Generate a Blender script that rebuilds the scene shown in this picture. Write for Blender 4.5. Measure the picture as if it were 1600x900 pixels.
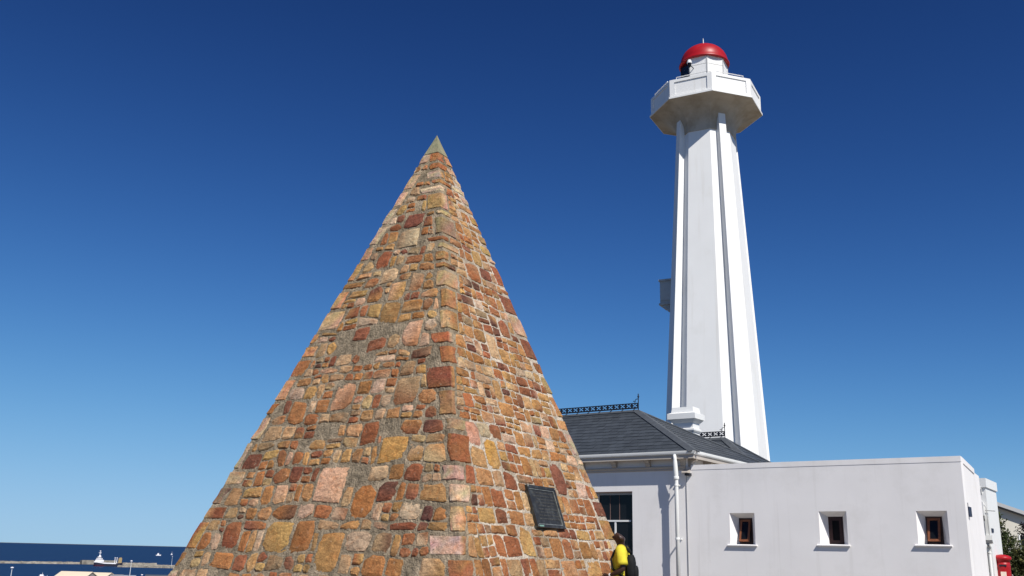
import bpy, math, random
from mathutils import Vector, Matrix
import numpy as np

for o in list(bpy.data.objects): bpy.data.objects.remove(o)
SC = bpy.context.scene
COL = SC.collection
rad = math.radians
PI = math.pi

# ------------------------------------------------------------------ camera
cam_d = bpy.data.cameras.new('camera'); cam = bpy.data.objects.new('camera', cam_d); COL.objects.link(cam)
SC.camera = cam
cam_d.sensor_width = 36; cam_d.lens = 36 * 1480 / 1600
cam_d.clip_start = 0.1; cam_d.clip_end = 200000
pitch, roll = rad(15.67), rad(1.38)
r0 = Vector((1, 0, 0)); f0 = Vector((0, math.cos(pitch), math.sin(pitch))); u0 = Vector((0, -math.sin(pitch), math.cos(pitch)))
cx = r0 * math.cos(roll) + u0 * math.sin(roll); cy = -r0 * math.sin(roll) + u0 * math.cos(roll)
m = Matrix((cx, cy, -f0)).transposed().to_4x4(); m.translation = Vector((0, 0, 1.4)); cam.matrix_world = m

# ------------------------------------------------------------------ light
SUN_AZ, SUN_EL = 26.0, 47.0                      # azimuth from -Y towards +X
sdir = Vector((math.sin(rad(SUN_AZ)) * math.cos(rad(SUN_EL)), -math.cos(rad(SUN_AZ)) * math.cos(rad(SUN_EL)), math.sin(rad(SUN_EL))))
world = bpy.data.worlds.new('World'); SC.world = world; world.use_nodes = True
wn = world.node_tree; wn.nodes.clear()
sky = wn.nodes.new('ShaderNodeTexSky'); sky.sky_type = 'NISHITA'; sky.sun_disc = False
sky.sun_elevation = rad(SUN_EL); sky.sun_rotation = math.atan2(sdir.x, sdir.y)
sky.altitude = 1000; sky.air_density = 0.7; sky.dust_density = 0.0; sky.ozone_density = 2.0
# deep, clear-weather grade of the physical sky (a smooth shoulder per channel, the same in every direction)
EXPO = 0.25
def vm(op, a, b):
    n_ = wn.nodes.new('ShaderNodeVectorMath'); n_.operation = op
    for i_, x_ in enumerate((a, b)):
        if isinstance(x_, tuple): n_.inputs[i_].default_value = x_
        else: wn.links.new(x_, n_.inputs[i_])
    return n_.outputs[0]
x1 = vm('MULTIPLY', sky.outputs[0], (0.1, 0.1, 0.1)); x2 = vm('MULTIPLY', x1, x1)
den = vm('ADD', vm('MULTIPLY', x2, (2.5, 1.6, 1.15)), (0.35, 0.26, 0.24))
res = vm('MULTIPLY', vm('DIVIDE', x2, den), (10.0, 10.3, 10.8))
bg = wn.nodes.new('ShaderNodeBackground'); bg.inputs[1].default_value = 0.1 / 2 ** EXPO
wo = wn.nodes.new('ShaderNodeOutputWorld')
wn.links.new(res, bg.inputs[0]); wn.links.new(bg.outputs[0], wo.inputs[0])
sl = bpy.data.lights.new('sun', 'SUN'); sl.energy = 4.6; sl.angle = rad(0.53); sl.color = (1.0, 0.96, 0.89)
so = bpy.data.objects.new('sun', sl); COL.objects.link(so); so.rotation_euler = sdir.to_track_quat('Z', 'Y').to_euler()
so.location = (20, -20, 40)
SC.view_settings.view_transform = 'Standard'; SC.view_settings.look = 'None'
SC.view_settings.exposure = EXPO; SC.view_settings.gamma = 1.0

# ------------------------------------------------------------------ materials
def nodes(mat): return mat.node_tree.nodes, mat.node_tree.links
def material(name, col, rough=0.7, spec=0.3, var=0.0, vscale=4.0, bump=0.0, bscale=30.0, metal=0.0, stain=None, sscale=1.5, sthr=(0.55, 0.75), attr=False, coords='Object', detail=5, bdist=0.02, streak=None, stscale=(5, 5, .25), stthr=(.56, .80), stmax=.5):
    mt = bpy.data.materials.new(name); mt.use_nodes = True
    N, L = nodes(mt); b = N['Principled BSDF']
    b.inputs['Roughness'].default_value = rough; b.inputs['Metallic'].default_value = metal
    b.inputs['Specular IOR Level'].default_value = spec
    tc = N.new('ShaderNodeTexCoord')
    src = None
    if attr:
        at = N.new('ShaderNodeAttribute'); at.attribute_name = 'Col'; src = at.outputs['Color']
    else:
        rgb = N.new('ShaderNodeRGB'); rgb.outputs[0].default_value = (*col, 1); src = rgb.outputs[0]
    if var > 0:
        nz = N.new('ShaderNodeTexNoise'); nz.inputs['Scale'].default_value = vscale; nz.inputs['Detail'].default_value = detail
        L.new(tc.outputs[coords], nz.inputs['Vector'])
        mr = N.new('ShaderNodeMapRange'); mr.inputs['From Min'].default_value = 0.3; mr.inputs['From Max'].default_value = 0.7
        mr.inputs['To Min'].default_value = 1 - var; mr.inputs['To Max'].default_value = 1 + var
        L.new(nz.outputs['Fac'], mr.inputs['Value'])
        mx = N.new('ShaderNodeVectorMath'); mx.operation = 'SCALE'
        L.new(src, mx.inputs[0]); L.new(mr.outputs[0], mx.inputs['Scale']); src = mx.outputs[0]
    if stain is not None:
        n2 = N.new('ShaderNodeTexNoise'); n2.inputs['Scale'].default_value = sscale; n2.inputs['Detail'].default_value = 7; n2.inputs['Roughness'].default_value = 0.65
        L.new(tc.outputs[coords], n2.inputs['Vector'])
        m2 = N.new('ShaderNodeMapRange'); m2.inputs['From Min'].default_value = sthr[0]; m2.inputs['From Max'].default_value = sthr[1]
        L.new(n2.outputs['Fac'], m2.inputs['Value'])
        mix = N.new('ShaderNodeMixRGB'); mix.inputs[2].default_value = (*stain, 1)
        L.new(m2.outputs[0], mix.inputs[0]); L.new(src, mix.inputs[1]); src = mix.outputs[0]
    if streak is not None:
        mp = N.new('ShaderNodeMapping'); mp.inputs['Scale'].default_value = stscale; L.new(tc.outputs[coords], mp.inputs[0])
        n4 = N.new('ShaderNodeTexNoise'); n4.inputs['Scale'].default_value = 1.0; n4.inputs['Detail'].default_value = 6; n4.inputs['Roughness'].default_value = 0.6
        L.new(mp.outputs[0], n4.inputs['Vector'])
        m4 = N.new('ShaderNodeMapRange'); m4.inputs['From Min'].default_value = stthr[0]; m4.inputs['From Max'].default_value = stthr[1]; m4.inputs['To Max'].default_value = stmax
        L.new(n4.outputs['Fac'], m4.inputs['Value'])
        mix2 = N.new('ShaderNodeMixRGB'); mix2.inputs[2].default_value = (*streak, 1)
        L.new(m4.outputs[0], mix2.inputs[0]); L.new(src, mix2.inputs[1]); src = mix2.outputs[0]
    L.new(src, b.inputs['Base Color'])
    if bump > 0:
        n3 = N.new('ShaderNodeTexNoise'); n3.inputs['Scale'].default_value = bscale; n3.inputs['Detail'].default_value = 6
        L.new(tc.outputs[coords], n3.inputs['Vector'])
        bp = N.new('ShaderNodeBump'); bp.inputs['Strength'].default_value = bump; bp.inputs['Distance'].default_value = bdist
        L.new(n3.outputs['Fac'], bp.inputs['Height']); L.new(bp.outputs[0], b.inputs['Normal'])
    return mt

M = {}
M['plaster'] = material('white_plaster', (0.82, 0.795, 0.785), 0.85, 0.2, 0.03, 0.9, 0.10, 70, stain=(0.70, 0.675, 0.65), sscale=0.7, sthr=(0.52, 0.85), bdist=0.01, streak=(0.52, 0.49, 0.45), stmax=.3)
M['tower_white'] = material('tower_white', (0.80, 0.797, 0.78), 0.6, 0.3, 0.02, 0.8, 0.12, 40, stain=(0.70, 0.69, 0.65), sscale=0.6, sthr=(0.55, 0.9), bdist=0.008, streak=(0.55, 0.51, 0.44), stscale=(3.5, 3.5, .12), stthr=(.55, .82), stmax=.45)
M['soffit'] = material('soffit_paint', (0.50, 0.44, 0.36), 0.8, 0.2, 0.06, 1.5, 0.2, 20, stain=(0.30, 0.235, 0.16), sscale=0.7, sthr=(0.45, 0.75))
M['shade_grey'] = material('shade_grey_paint', (0.50, 0.49, 0.46), 0.8, 0.2, 0.1, 3.0, stain=(0.34, 0.32, 0.28), sscale=2.0, sthr=(.5, .75))  # oriel greyed in the colour to stand for tower shade, plus random mottling
M['trim'] = material('white_trim', (0.78, 0.78, 0.76), 0.5, 0.35, 0.02, 3.0)
M['cream'] = material('cream_trim', (0.46, 0.41, 0.36), 0.6, 0.3, 0.04, 3.0)
M['red'] = material('red_enamel', (0.36, 0.007, 0.012), 0.42, 0.35, 0.10, 3.0, stain=(0.36, 0.03, 0.03), sscale=2.5, sthr=(.52, .75))
M['glass'] = material('dark_glass', (0.008, 0.009, 0.011), 0.12, 0.22)
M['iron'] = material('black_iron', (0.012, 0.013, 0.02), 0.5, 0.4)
M['slate'] = material('slate', (0.05, 0.058, 0.068), 0.55, 0.35, 0.0, attr=True, bump=0.15, bscale=40, bdist=0.004)
M['slate_cap'] = material('slate_cap', (0.07, 0.078, 0.088), 0.55, 0.35, 0.15, 6.0)
M['lead'] = material('roof_backing', (0.02, 0.022, 0.025), 0.7, 0.3)
M['wood'] = material('brown_wood', (0.20, 0.07, 0.03), 0.5, 0.4, 0.25, 9.0)
M['wood_shaded'] = material('shaded_brown_wood', (0.045, 0.018, 0.016), 0.5, 0.4, 0.25, 9.0)  # shaded copy of the brown wood, the recess shade is in the colour
M['reveal'] = material('brown_reveal', (0.16, 0.10, 0.09), 0.6, 0.3, 0.1, 5)
M['grey_frame'] = material('grey_frame', (0.40, 0.40, 0.40), 0.6, 0.3)
M['bronze'] = material('bronze', (0.035, 0.034, 0.030), 0.42, 0.5, 0.3, 12.0, 0.3, 90, metal=0.25, stain=(0.10, 0.105, 0.095), sscale=7, sthr=(0.5, 0.75), bdist=0.004)
M['bronze_edge'] = material('bronze_worn', (0.22, 0.23, 0.22), 0.4, 0.5, 0.4, 15.0, metal=0.2)
M['lettering'] = material('bronze_lettering', (0.075, 0.073, 0.066), 0.5, 0.4, 0.5, 30.0, metal=0.2)
M['verdigris'] = material('verdigris', (0.17, 0.30, 0.25), 0.6, 0.3)
M['cement'] = material('cement_cap', (0.26, 0.235, 0.15), 0.9, 0.15, 0.2, 5.0, 0.6, 30, stain=(0.20, 0.20, 0.12), sscale=4, sthr=(0.5, 0.7))
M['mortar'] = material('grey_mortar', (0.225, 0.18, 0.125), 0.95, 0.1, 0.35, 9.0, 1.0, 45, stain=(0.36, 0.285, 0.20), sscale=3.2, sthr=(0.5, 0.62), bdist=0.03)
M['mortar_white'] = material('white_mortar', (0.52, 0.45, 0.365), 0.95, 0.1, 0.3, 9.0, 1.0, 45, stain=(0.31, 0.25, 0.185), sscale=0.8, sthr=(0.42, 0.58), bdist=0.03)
M['paving'] = material('paving', (0.17, 0.15, 0.12), 0.9, 0.2, 0.15, 0.6, 0.3, 12)
M['skin'] = material('dark_skin', (0.045, 0.022, 0.015), 0.45, 0.4)
M['yellow'] = material('yellow_cotton', (0.64, 0.54, 0.045), 0.85, 0.15, 0.06, 18, 0.4, 14, bdist=0.02)
M['black_cloth'] = material('black_cloth', (0.012, 0.012, 0.013), 0.8, 0.2, 0.2, 20)
M['denim'] = material('dark_denim', (0.03, 0.035, 0.05), 0.85, 0.2, 0.2, 25)
M['white_plastic'] = material('white_plastic', (0.75, 0.75, 0.75), 0.4, 0.5)
M['bark'] = material('bark', (0.07, 0.05, 0.035), 0.9, 0.1, 0.3, 8, 0.6, 20)
M['steel'] = material('steel', (0.25, 0.25, 0.26), 0.5, 0.5, metal=0.5)
M['post'] = material('galvanised_post', (0.55, 0.58, 0.60), 0.5, 0.4)
M['conc'] = material('harbour_concrete', (0.34, 0.32, 0.28), 0.9, 0.1, 0.2, 0.05)
M['rubble'] = material('breakwater_stone', (0.23, 0.21, 0.175), 0.9, 0.1, 0.4, 0.08)
M['shed_roof'] = material('pale_shed_roof', (0.66, 0.56, 0.42), 0.7, 0.2, 0.08, 0.02)
M['shed_wall'] = material('shed_wall', (0.30, 0.27, 0.25), 0.8, 0.2)
M['grey_wall'] = material('grey_wall', (0.36, 0.34, 0.33), 0.8, 0.2, 0.1, 0.05)
M['dark_roof'] = material('dark_shed_roof', (0.09, 0.09, 0.09), 0.7, 0.2, 0.2, 0.05)
M['hull'] = material('maroon_hull', (0.10, 0.03, 0.05), 0.5, 0.4)
M['hull_dark'] = material('dark_hull', (0.03, 0.03, 0.05), 0.5, 0.4)
M['ship_white'] = material('ship_white', (0.8, 0.78, 0.80), 0.5, 0.4)
M['tan'] = material('tan_steel', (0.36, 0.26, 0.12), 0.6, 0.3)
M['cream_wall'] = material('pale_house_wall', (0.58, 0.55, 0.48), 0.85, 0.15, 0.05, 0.6)
M['grey_roof'] = material('grey_sheet_roof', (0.10, 0.10, 0.105), 0.6, 0.3)
M['blue_sign'] = material('blue_sign', (0.03, 0.035, 0.06), 0.5, 0.3)
M['notice'] = material('notice_plate', (0.75, 0.62, 0.52), 0.5, 0.3)

def leaf_mat(name, col, var):
    mt = bpy.data.materials.new(name); mt.use_nodes = True; N, L = nodes(mt); b = N['Principled BSDF']
    at = N.new('ShaderNodeAttribute'); at.attribute_name = 'Col'
    L.new(at.outputs['Color'], b.inputs['Base Color']); b.inputs['Roughness'].default_value = 0.6; b.inputs['Specular IOR Level'].default_value = 0.25
    tr = N.new('ShaderNodeBsdfTranslucent'); L.new(at.outputs['Color'], tr.inputs['Color'])
    mx = N.new('ShaderNodeMixShader'); mx.inputs[0].default_value = 0.25
    L.new(b.outputs[0], mx.inputs[1]); L.new(tr.outputs[0], mx.inputs[2]); L.new(mx.outputs[0], N['Material Output'].inputs['Surface'])
    return mt
M['leaf'] = leaf_mat('leaf', None, None)

def stone_material():
    mt = bpy.data.materials.new('field_stone'); mt.use_nodes = True; N, L = nodes(mt); b = N['Principled BSDF']
    b.inputs['Roughness'].default_value = 0.85; b.inputs['Specular IOR Level'].default_value = 0.2
    at = N.new('ShaderNodeAttribute'); at.attribute_name = 'Col'
    tc = N.new('ShaderNodeTexCoord'); src = at.outputs['Color']
    # veins and blotches inside each stone
    mp = N.new('ShaderNodeMapping'); mp.inputs['Scale'].default_value = (1.0, 1.0, 2.2); mp.inputs['Rotation'].default_value = (0.5, 0.3, 0.9)
    L.new(tc.outputs['Object'], mp.inputs[0])
    n1 = N.new('ShaderNodeTexNoise'); n1.inputs['Scale'].default_value = 7; n1.inputs['Detail'].default_value = 8; n1.inputs['Roughness'].default_value = 0.65; n1.inputs['Distortion'].default_value = 1.2
    L.new(mp.outputs[0], n1.inputs['Vector'])
    r1 = N.new('ShaderNodeMapRange'); r1.inputs['From Min'].default_value = 0.32; r1.inputs['From Max'].default_value = 0.68; r1.inputs['To Min'].default_value = 0.62; r1.inputs['To Max'].default_value = 1.4
    L.new(n1.outputs['Fac'], r1.inputs['Value'])
    s1 = N.new('ShaderNodeVectorMath'); s1.operation = 'SCALE'; L.new(src, s1.inputs[0]); L.new(r1.outputs[0], s1.inputs['Scale']); src = s1.outputs[0]
    n6 = N.new('ShaderNodeTexNoise'); n6.inputs['Scale'].default_value = 38; n6.inputs['Detail'].default_value = 5; n6.inputs['Roughness'].default_value = 0.7
    L.new(mp.outputs[0], n6.inputs['Vector'])
    r6 = N.new('ShaderNodeMapRange'); r6.inputs['From Min'].default_value = 0.3; r6.inputs['From Max'].default_value = 0.7; r6.inputs['To Min'].default_value = 0.70; r6.inputs['To Max'].default_value = 1.30
    L.new(n6.outputs['Fac'], r6.inputs['Value'])
    s6 = N.new('ShaderNodeVectorMath'); s6.operation = 'SCALE'; L.new(src, s6.inputs[0]); L.new(r6.outputs[0], s6.inputs['Scale']); src = s6.outputs[0]
    # rust / ochre hue drift
    n2 = N.new('ShaderNodeTexNoise'); n2.inputs['Scale'].default_value = 4.5; n2.inputs['Detail'].default_value = 4; n2.inputs['Distortion'].default_value = 2.0
    L.new(tc.outputs['Object'], n2.inputs['Vector'])
    r2 = N.new('ShaderNodeMapRange'); r2.inputs['From Min'].default_value = 0.5; r2.inputs['From Max'].default_value = 0.7; r2.inputs['To Max'].default_value = 0.55
    L.new(n2.outputs['Fac'], r2.inputs['Value'])
    mx = N.new('ShaderNodeMixRGB'); mx.blend_type = 'MULTIPLY'; mx.inputs[2].default_value = (1.0, 0.74, 0.55, 1)
    L.new(r2.outputs[0], mx.inputs[0]); L.new(src, mx.inputs[1]); src = mx.outputs[0]
    # pale mortar smears and lime
    n4 = N.new('ShaderNodeTexNoise'); n4.inputs['Scale'].default_value = 14; n4.inputs['Detail'].default_value = 9; n4.inputs['Roughness'].default_value = 0.75
    L.new(tc.outputs['Object'], n4.inputs['Vector'])
    r4 = N.new('ShaderNodeMapRange'); r4.inputs['From Min'].default_value = 0.60; r4.inputs['From Max'].default_value = 0.70; r4.inputs['To Max'].default_value = 0.75
    L.new(n4.outputs['Fac'], r4.inputs['Value'])
    m4 = N.new('ShaderNodeMixRGB'); m4.inputs[2].default_value = (0.42, 0.34, 0.25, 1)
    L.new(r4.outputs[0], m4.inputs[0]); L.new(src, m4.inputs[1]); src = m4.outputs[0]
    # black lichen
    n3 = N.new('ShaderNodeTexNoise'); n3.inputs['Scale'].default_value = 2.2; n3.inputs['Detail'].default_value = 10; n3.inputs['Roughness'].default_value = 0.75
    L.new(tc.outputs['Object'], n3.inputs['Vector'])
    r3 = N.new('ShaderNodeMapRange'); r3.inputs['From Min'].default_value = 0.60; r3.inputs['From Max'].default_value = 0.72; r3.inputs['To Max'].default_value = 0.75
    L.new(n3.outputs['Fac'], r3.inputs['Value'])
    m3 = N.new('ShaderNodeMixRGB'); m3.inputs[2].default_value = (0.05, 0.038, 0.028, 1)
    L.new(r3.outputs[0], m3.inputs[0]); L.new(src, m3.inputs[1]); L.new(m3.outputs[0], b.inputs['Base Color'])
    n5 = N.new('ShaderNodeTexNoise'); n5.inputs['Scale'].default_value = 16; n5.inputs['Detail'].default_value = 8; n5.inputs['Roughness'].default_value = 0.7
    L.new(tc.outputs['Object'], n5.inputs['Vector'])
    bp = N.new('ShaderNodeBump'); bp.inputs['Strength'].default_value = 1.0; bp.inputs['Distance'].default_value = 0.032
    L.new(n5.outputs['Fac'], bp.inputs['Height']); L.new(bp.outputs[0], b.inputs['Normal'])
    return mt
M['stone'] = stone_material()

def sea_material():
    mt = bpy.data.materials.new('sea_water'); mt.use_nodes = True; N, L = nodes(mt); b = N['Principled BSDF']
    b.inputs['Base Color'].default_value = (0.012, 0.045, 0.14, 1); b.inputs['Roughness'].default_value = 0.6; b.inputs['Specular IOR Level'].default_value = 0.12
    tc = N.new('ShaderNodeTexCoord'); n1 = N.new('ShaderNodeTexNoise'); n1.inputs['Scale'].default_value = 0.02; n1.inputs['Detail'].default_value = 8
    L.new(tc.outputs['Object'], n1.inputs['Vector'])
    mx = N.new('ShaderNodeMixRGB'); mx.inputs[1].default_value = (0.005, 0.022, 0.072, 1); mx.inputs[2].default_value = (0.009, 0.036, 0.100, 1)
    L.new(n1.outputs['Fac'], mx.inputs[0]); L.new(mx.outputs[0], b.inputs['Base Color'])
    return mt
M['sea'] = sea_material()

# ------------------------------------------------------------------ mesh helpers
class MB:
    def __init__(s): s.v = []; s.f = []; s.c = []
    def add(s, vs, fs, col=None):
        b = len(s.v); s.v += [tuple(p) for p in vs]; s.f += [tuple(i + b for i in f) for f in fs]
        if col is not None: s.c += [col] * len(vs)
        return s
    def box(s, x0, x1, y0, y1, z0, z1):
        vs = [(x0,y0,z0),(x1,y0,z0),(x1,y1,z0),(x0,y1,z0),(x0,y0,z1),(x1,y0,z1),(x1,y1,z1),(x0,y1,z1)]
        return s.add(vs, [(0,3,2,1),(4,5,6,7),(0,1,5,4),(1,2,6,5),(2,3,7,6),(3,0,4,7)])
    def hexa(s, bot, top):
        return s.add(list(bot) + list(top), [(0,3,2,1),(4,5,6,7),(0,1,5,4),(1,2,6,5),(2,3,7,6),(3,0,4,7)])
    def loft(s, rings, cap0=True, cap1=True, closed=True):
        n = len(rings[0]); vs = [p for r in rings for p in r]; fs = []
        for k in range(len(rings) - 1):
            for i in range(n if closed else n - 1):
                j = (i + 1) % n; fs.append((k*n+i, k*n+j, (k+1)*n+j, (k+1)*n+i))
        if cap0: fs.append(tuple(range(n - 1, -1, -1)))
        if cap1: fs.append(tuple((len(rings)-1)*n + i for i in range(n)))
        return s.add(vs, fs)
    def lathe(s, prof, n=24, c=(0, 0), cap0=True, cap1=True):
        return s.loft([[(c[0] + r*math.cos(2*PI*i/n), c[1] + r*math.sin(2*PI*i/n), z) for i in range(n)] for r, z in prof], cap0, cap1)
    def tube(s, path, r, n=8):
        P = [Vector(p) for p in path]; rings = []
        for i, p in enumerate(P):
            d = (P[min(i+1, len(P)-1)] - P[max(i-1, 0)]).normalized()
            a = d.orthogonal().normalized() if i == 0 else (s._a - d * s._a.dot(d)).normalized()
            s._a = a; b = d.cross(a); rr = r[i] if isinstance(r, (list, tuple)) else r
            rings.append([p + rr*(a*math.cos(2*PI*k/n) + b*math.sin(2*PI*k/n)) for k in range(n)])
        return s.loft(rings)
    def prism(s, poly, axis, a0, a1):                # poly in the other two axes
        def mk(p, a): return {'x': (a, p[0], p[1]), 'y': (p[0], a, p[1]), 'z': (p[0], p[1], a)}[axis]
        return s.loft([[mk(p, a0) for p in poly], [mk(p, a1) for p in poly]])
    def mesh(s, name, mats, smooth=False, fm=None):
        me = bpy.data.meshes.new(name); me.from_pydata(s.v, [], s.f)
        for mt in (mats if isinstance(mats, (list, tuple)) else [mats]): me.materials.append(mt)
        if fm: me.polygons.foreach_set('material_index', fm)
        if s.c and len(s.c) == len(s.v):
            ca = me.color_attributes.new('Col', 'FLOAT_COLOR', 'POINT')
            ca.data.foreach_set('color', [x for c in s.c for x in (c[0], c[1], c[2], 1.0)])
        if smooth: me.polygons.foreach_set('use_smooth', [True] * len(me.polygons))
        me.update(); return me
    def build(s, name, mats, parent=None, smooth=False, fm=None, loc=None, fix=True):
        me = s.mesh(name, mats, smooth, fm)
        if fix:
            import bmesh
            bm = bmesh.new(); bm.from_mesh(me); bmesh.ops.recalc_face_normals(bm, faces=bm.faces); bm.to_mesh(me); bm.free()
        o = bpy.data.objects.new(name, me); COL.objects.link(o)
        if parent: o.parent = parent
        if loc is not None: o.location = loc
        return o

def tag(o, label=None, cat=None, group=None, kind=None):
    if label: o['label'] = label
    if cat: o['category'] = cat
    if group: o['group'] = group
    if kind: o['kind'] = kind
    return o
def empty(name, loc, rz=0.0):
    o = bpy.data.objects.new(name, None); COL.objects.link(o); o.location = loc; o.rotation_euler = (0, 0, rz); o.empty_display_size = 0.3
    return o
def rot90(p): return p

# ================================================================== SETTING
def build_ground():
    rs = [0, 6, 12, 18, 25, 32, 40, 50, 65, 85, 110, 140, 180, 230, 300, 400, 550, 800, 1200, 1800, 3000, 10000, 90000]
    NA = 72; vs = [(0, 0, 0)]; fs = []
    def h(r, b):
        # b: bearing in degrees from +Y towards +X; the hill drops to the sea on the left
        t = min(max((b + 14) / 16.0, 0), 1); t = t * t * (3 - 2 * t)
        if b < -150 or b > 120: t = 1.0
        start = 25 + t * 110
        if r <= start: return 0.0
        return -62 * (1 - math.exp(-(r - start) / 150.0))
    for r in rs[1:]:
        for i in range(NA):
            b = -180 + 360 * i / NA; a = rad(b)
            vs.append((r * math.sin(a), r * math.cos(a), h(r, b)))
    for i in range(NA): fs.append((0, 1 + i, 1 + (i + 1) % NA))
    for k in range(len(rs) - 2):
        for i in range(NA):
            j = (i + 1) % NA; fs.append((1 + k*NA + i, 1 + (k+1)*NA + i, 1 + (k+1)*NA + j, 1 + k*NA + j))
    o = MB().add(vs, fs).build('ground', M['paving']); tag(o, kind='structure')
build_ground()
SEA = -58.0
sea_mb = MB(); NS = 96
sea_mb.add([(0, 0, SEA)] + [(60000*math.sin(2*PI*i/NS), 60000*math.cos(2*PI*i/NS), SEA) for i in range(NS)], [(0, 1+i, 1+(i+1) % NS) for i in range(NS)])
tag(sea_mb.build('sea', M['sea']), kind='structure')

# ================================================================== PYRAMID
AX, AY, AZ, HD, PHI = -1.5335, 17.0, 9.228, 4.4654, 0.24318
AH = HD / math.sqrt(2)
SL = math.hypot(AZ, AH)
TOPZ = 8.80
class Face:
    def __init__(s, th):
        s.n = Vector((math.sin(th), -math.cos(th), 0)); s.e = Vector((math.cos(th), math.sin(th), 0))
        s.N = (s.n * AZ + Vector((0, 0, AH))).normalized()
    def w(s, z): return AH * (1 - z / AZ)
    def P(s, x, z, off=0.0): return s.n * s.w(z) + s.e * x + Vector((0, 0, z)) + s.N * off
FACES = [Face(PHI + PI/4 + k * PI/2) for k in range(4)]     # 0 right (seen), 1 back, 2 back left, 3 left (seen)
# right edge (+e) of face k meets left edge (-e) of face k+1
PYR = empty('stone_pyramid', (AX, AY, 0))
tag(PYR, 'tall four-sided pyramid of rusty brown rubble stone with a smooth cement tip', 'monument')

def hashn(a, b, c=0):
    x = math.sin(a * 127.1 + b * 311.7 + c * 74.7) * 43758.5453; return x - math.floor(x)
def vnoise(x, s):
    i = math.floor(x); f = x - i; f = f*f*(3-2*f); return (hashn(i, s) * (1-f) + hashn(i+1, s) * f) * 2 - 1

rs = random.Random(11)
PAL = [((0.37, 0.155, 0.052), 6), ((0.40, 0.205, 0.075), 5), ((0.28, 0.098, 0.042), 3.5), ((0.34, 0.13, 0.050), 6),
       ((0.44, 0.25, 0.09), 4), ((0.50, 0.31, 0.17), 2.5), ((0.21, 0.075, 0.040), 2.2), ((0.14, 0.062, 0.040), 1.4), ((0.42, 0.265, 0.13), 3), ((0.31, 0.20, 0.11), 2)]
def stone_col(r, pale=0.0):
    if r.random() < pale: c = r.choice([(0.55, 0.36, 0.23), (0.50, 0.31, 0.15), (0.47, 0.25, 0.11), (0.55, 0.38, 0.25)])
    else: c = r.choices([p[0] for p in PAL], [p[1] for p in PAL])[0]
    k = r.uniform(0.72, 1.10); g_ = sum(c) / 3; return tuple(min(0.8, (x * .96 + g_ * .04) * k * r.uniform(0.93, 1.07)) for x in c)

# courses
rows = [-0.12]
rr = random.Random(5)
while rows[-1] < TOPZ - 0.16:
    z = rows[-1]; h = rr.uniform(0.16, 0.33) if z < 4.2 else rr.uniform(0.15, 0.27) if z < 6.5 else rr.uniform(0.13, 0.22)
    rows.append(min(z + h, TOPZ))
rows[-1] = TOPZ
NR = len(rows) - 1

stones = []     # (area, mesh builder, visible)
def wav(fi, i, x, w):
    """wavy upper boundary i of a course on face fi, flat at the quoins"""
    t = max(0.0, 1 - (abs(x) / max(w, 0.01)) ** 6)
    a = 0.055 if fi != 0 else 0.03
    return rows[i] + t * a * vnoise(x * 2.3 + fi * 13.7, i + fi * 40) * (0 if i == 0 or i == NR else 1)

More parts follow.
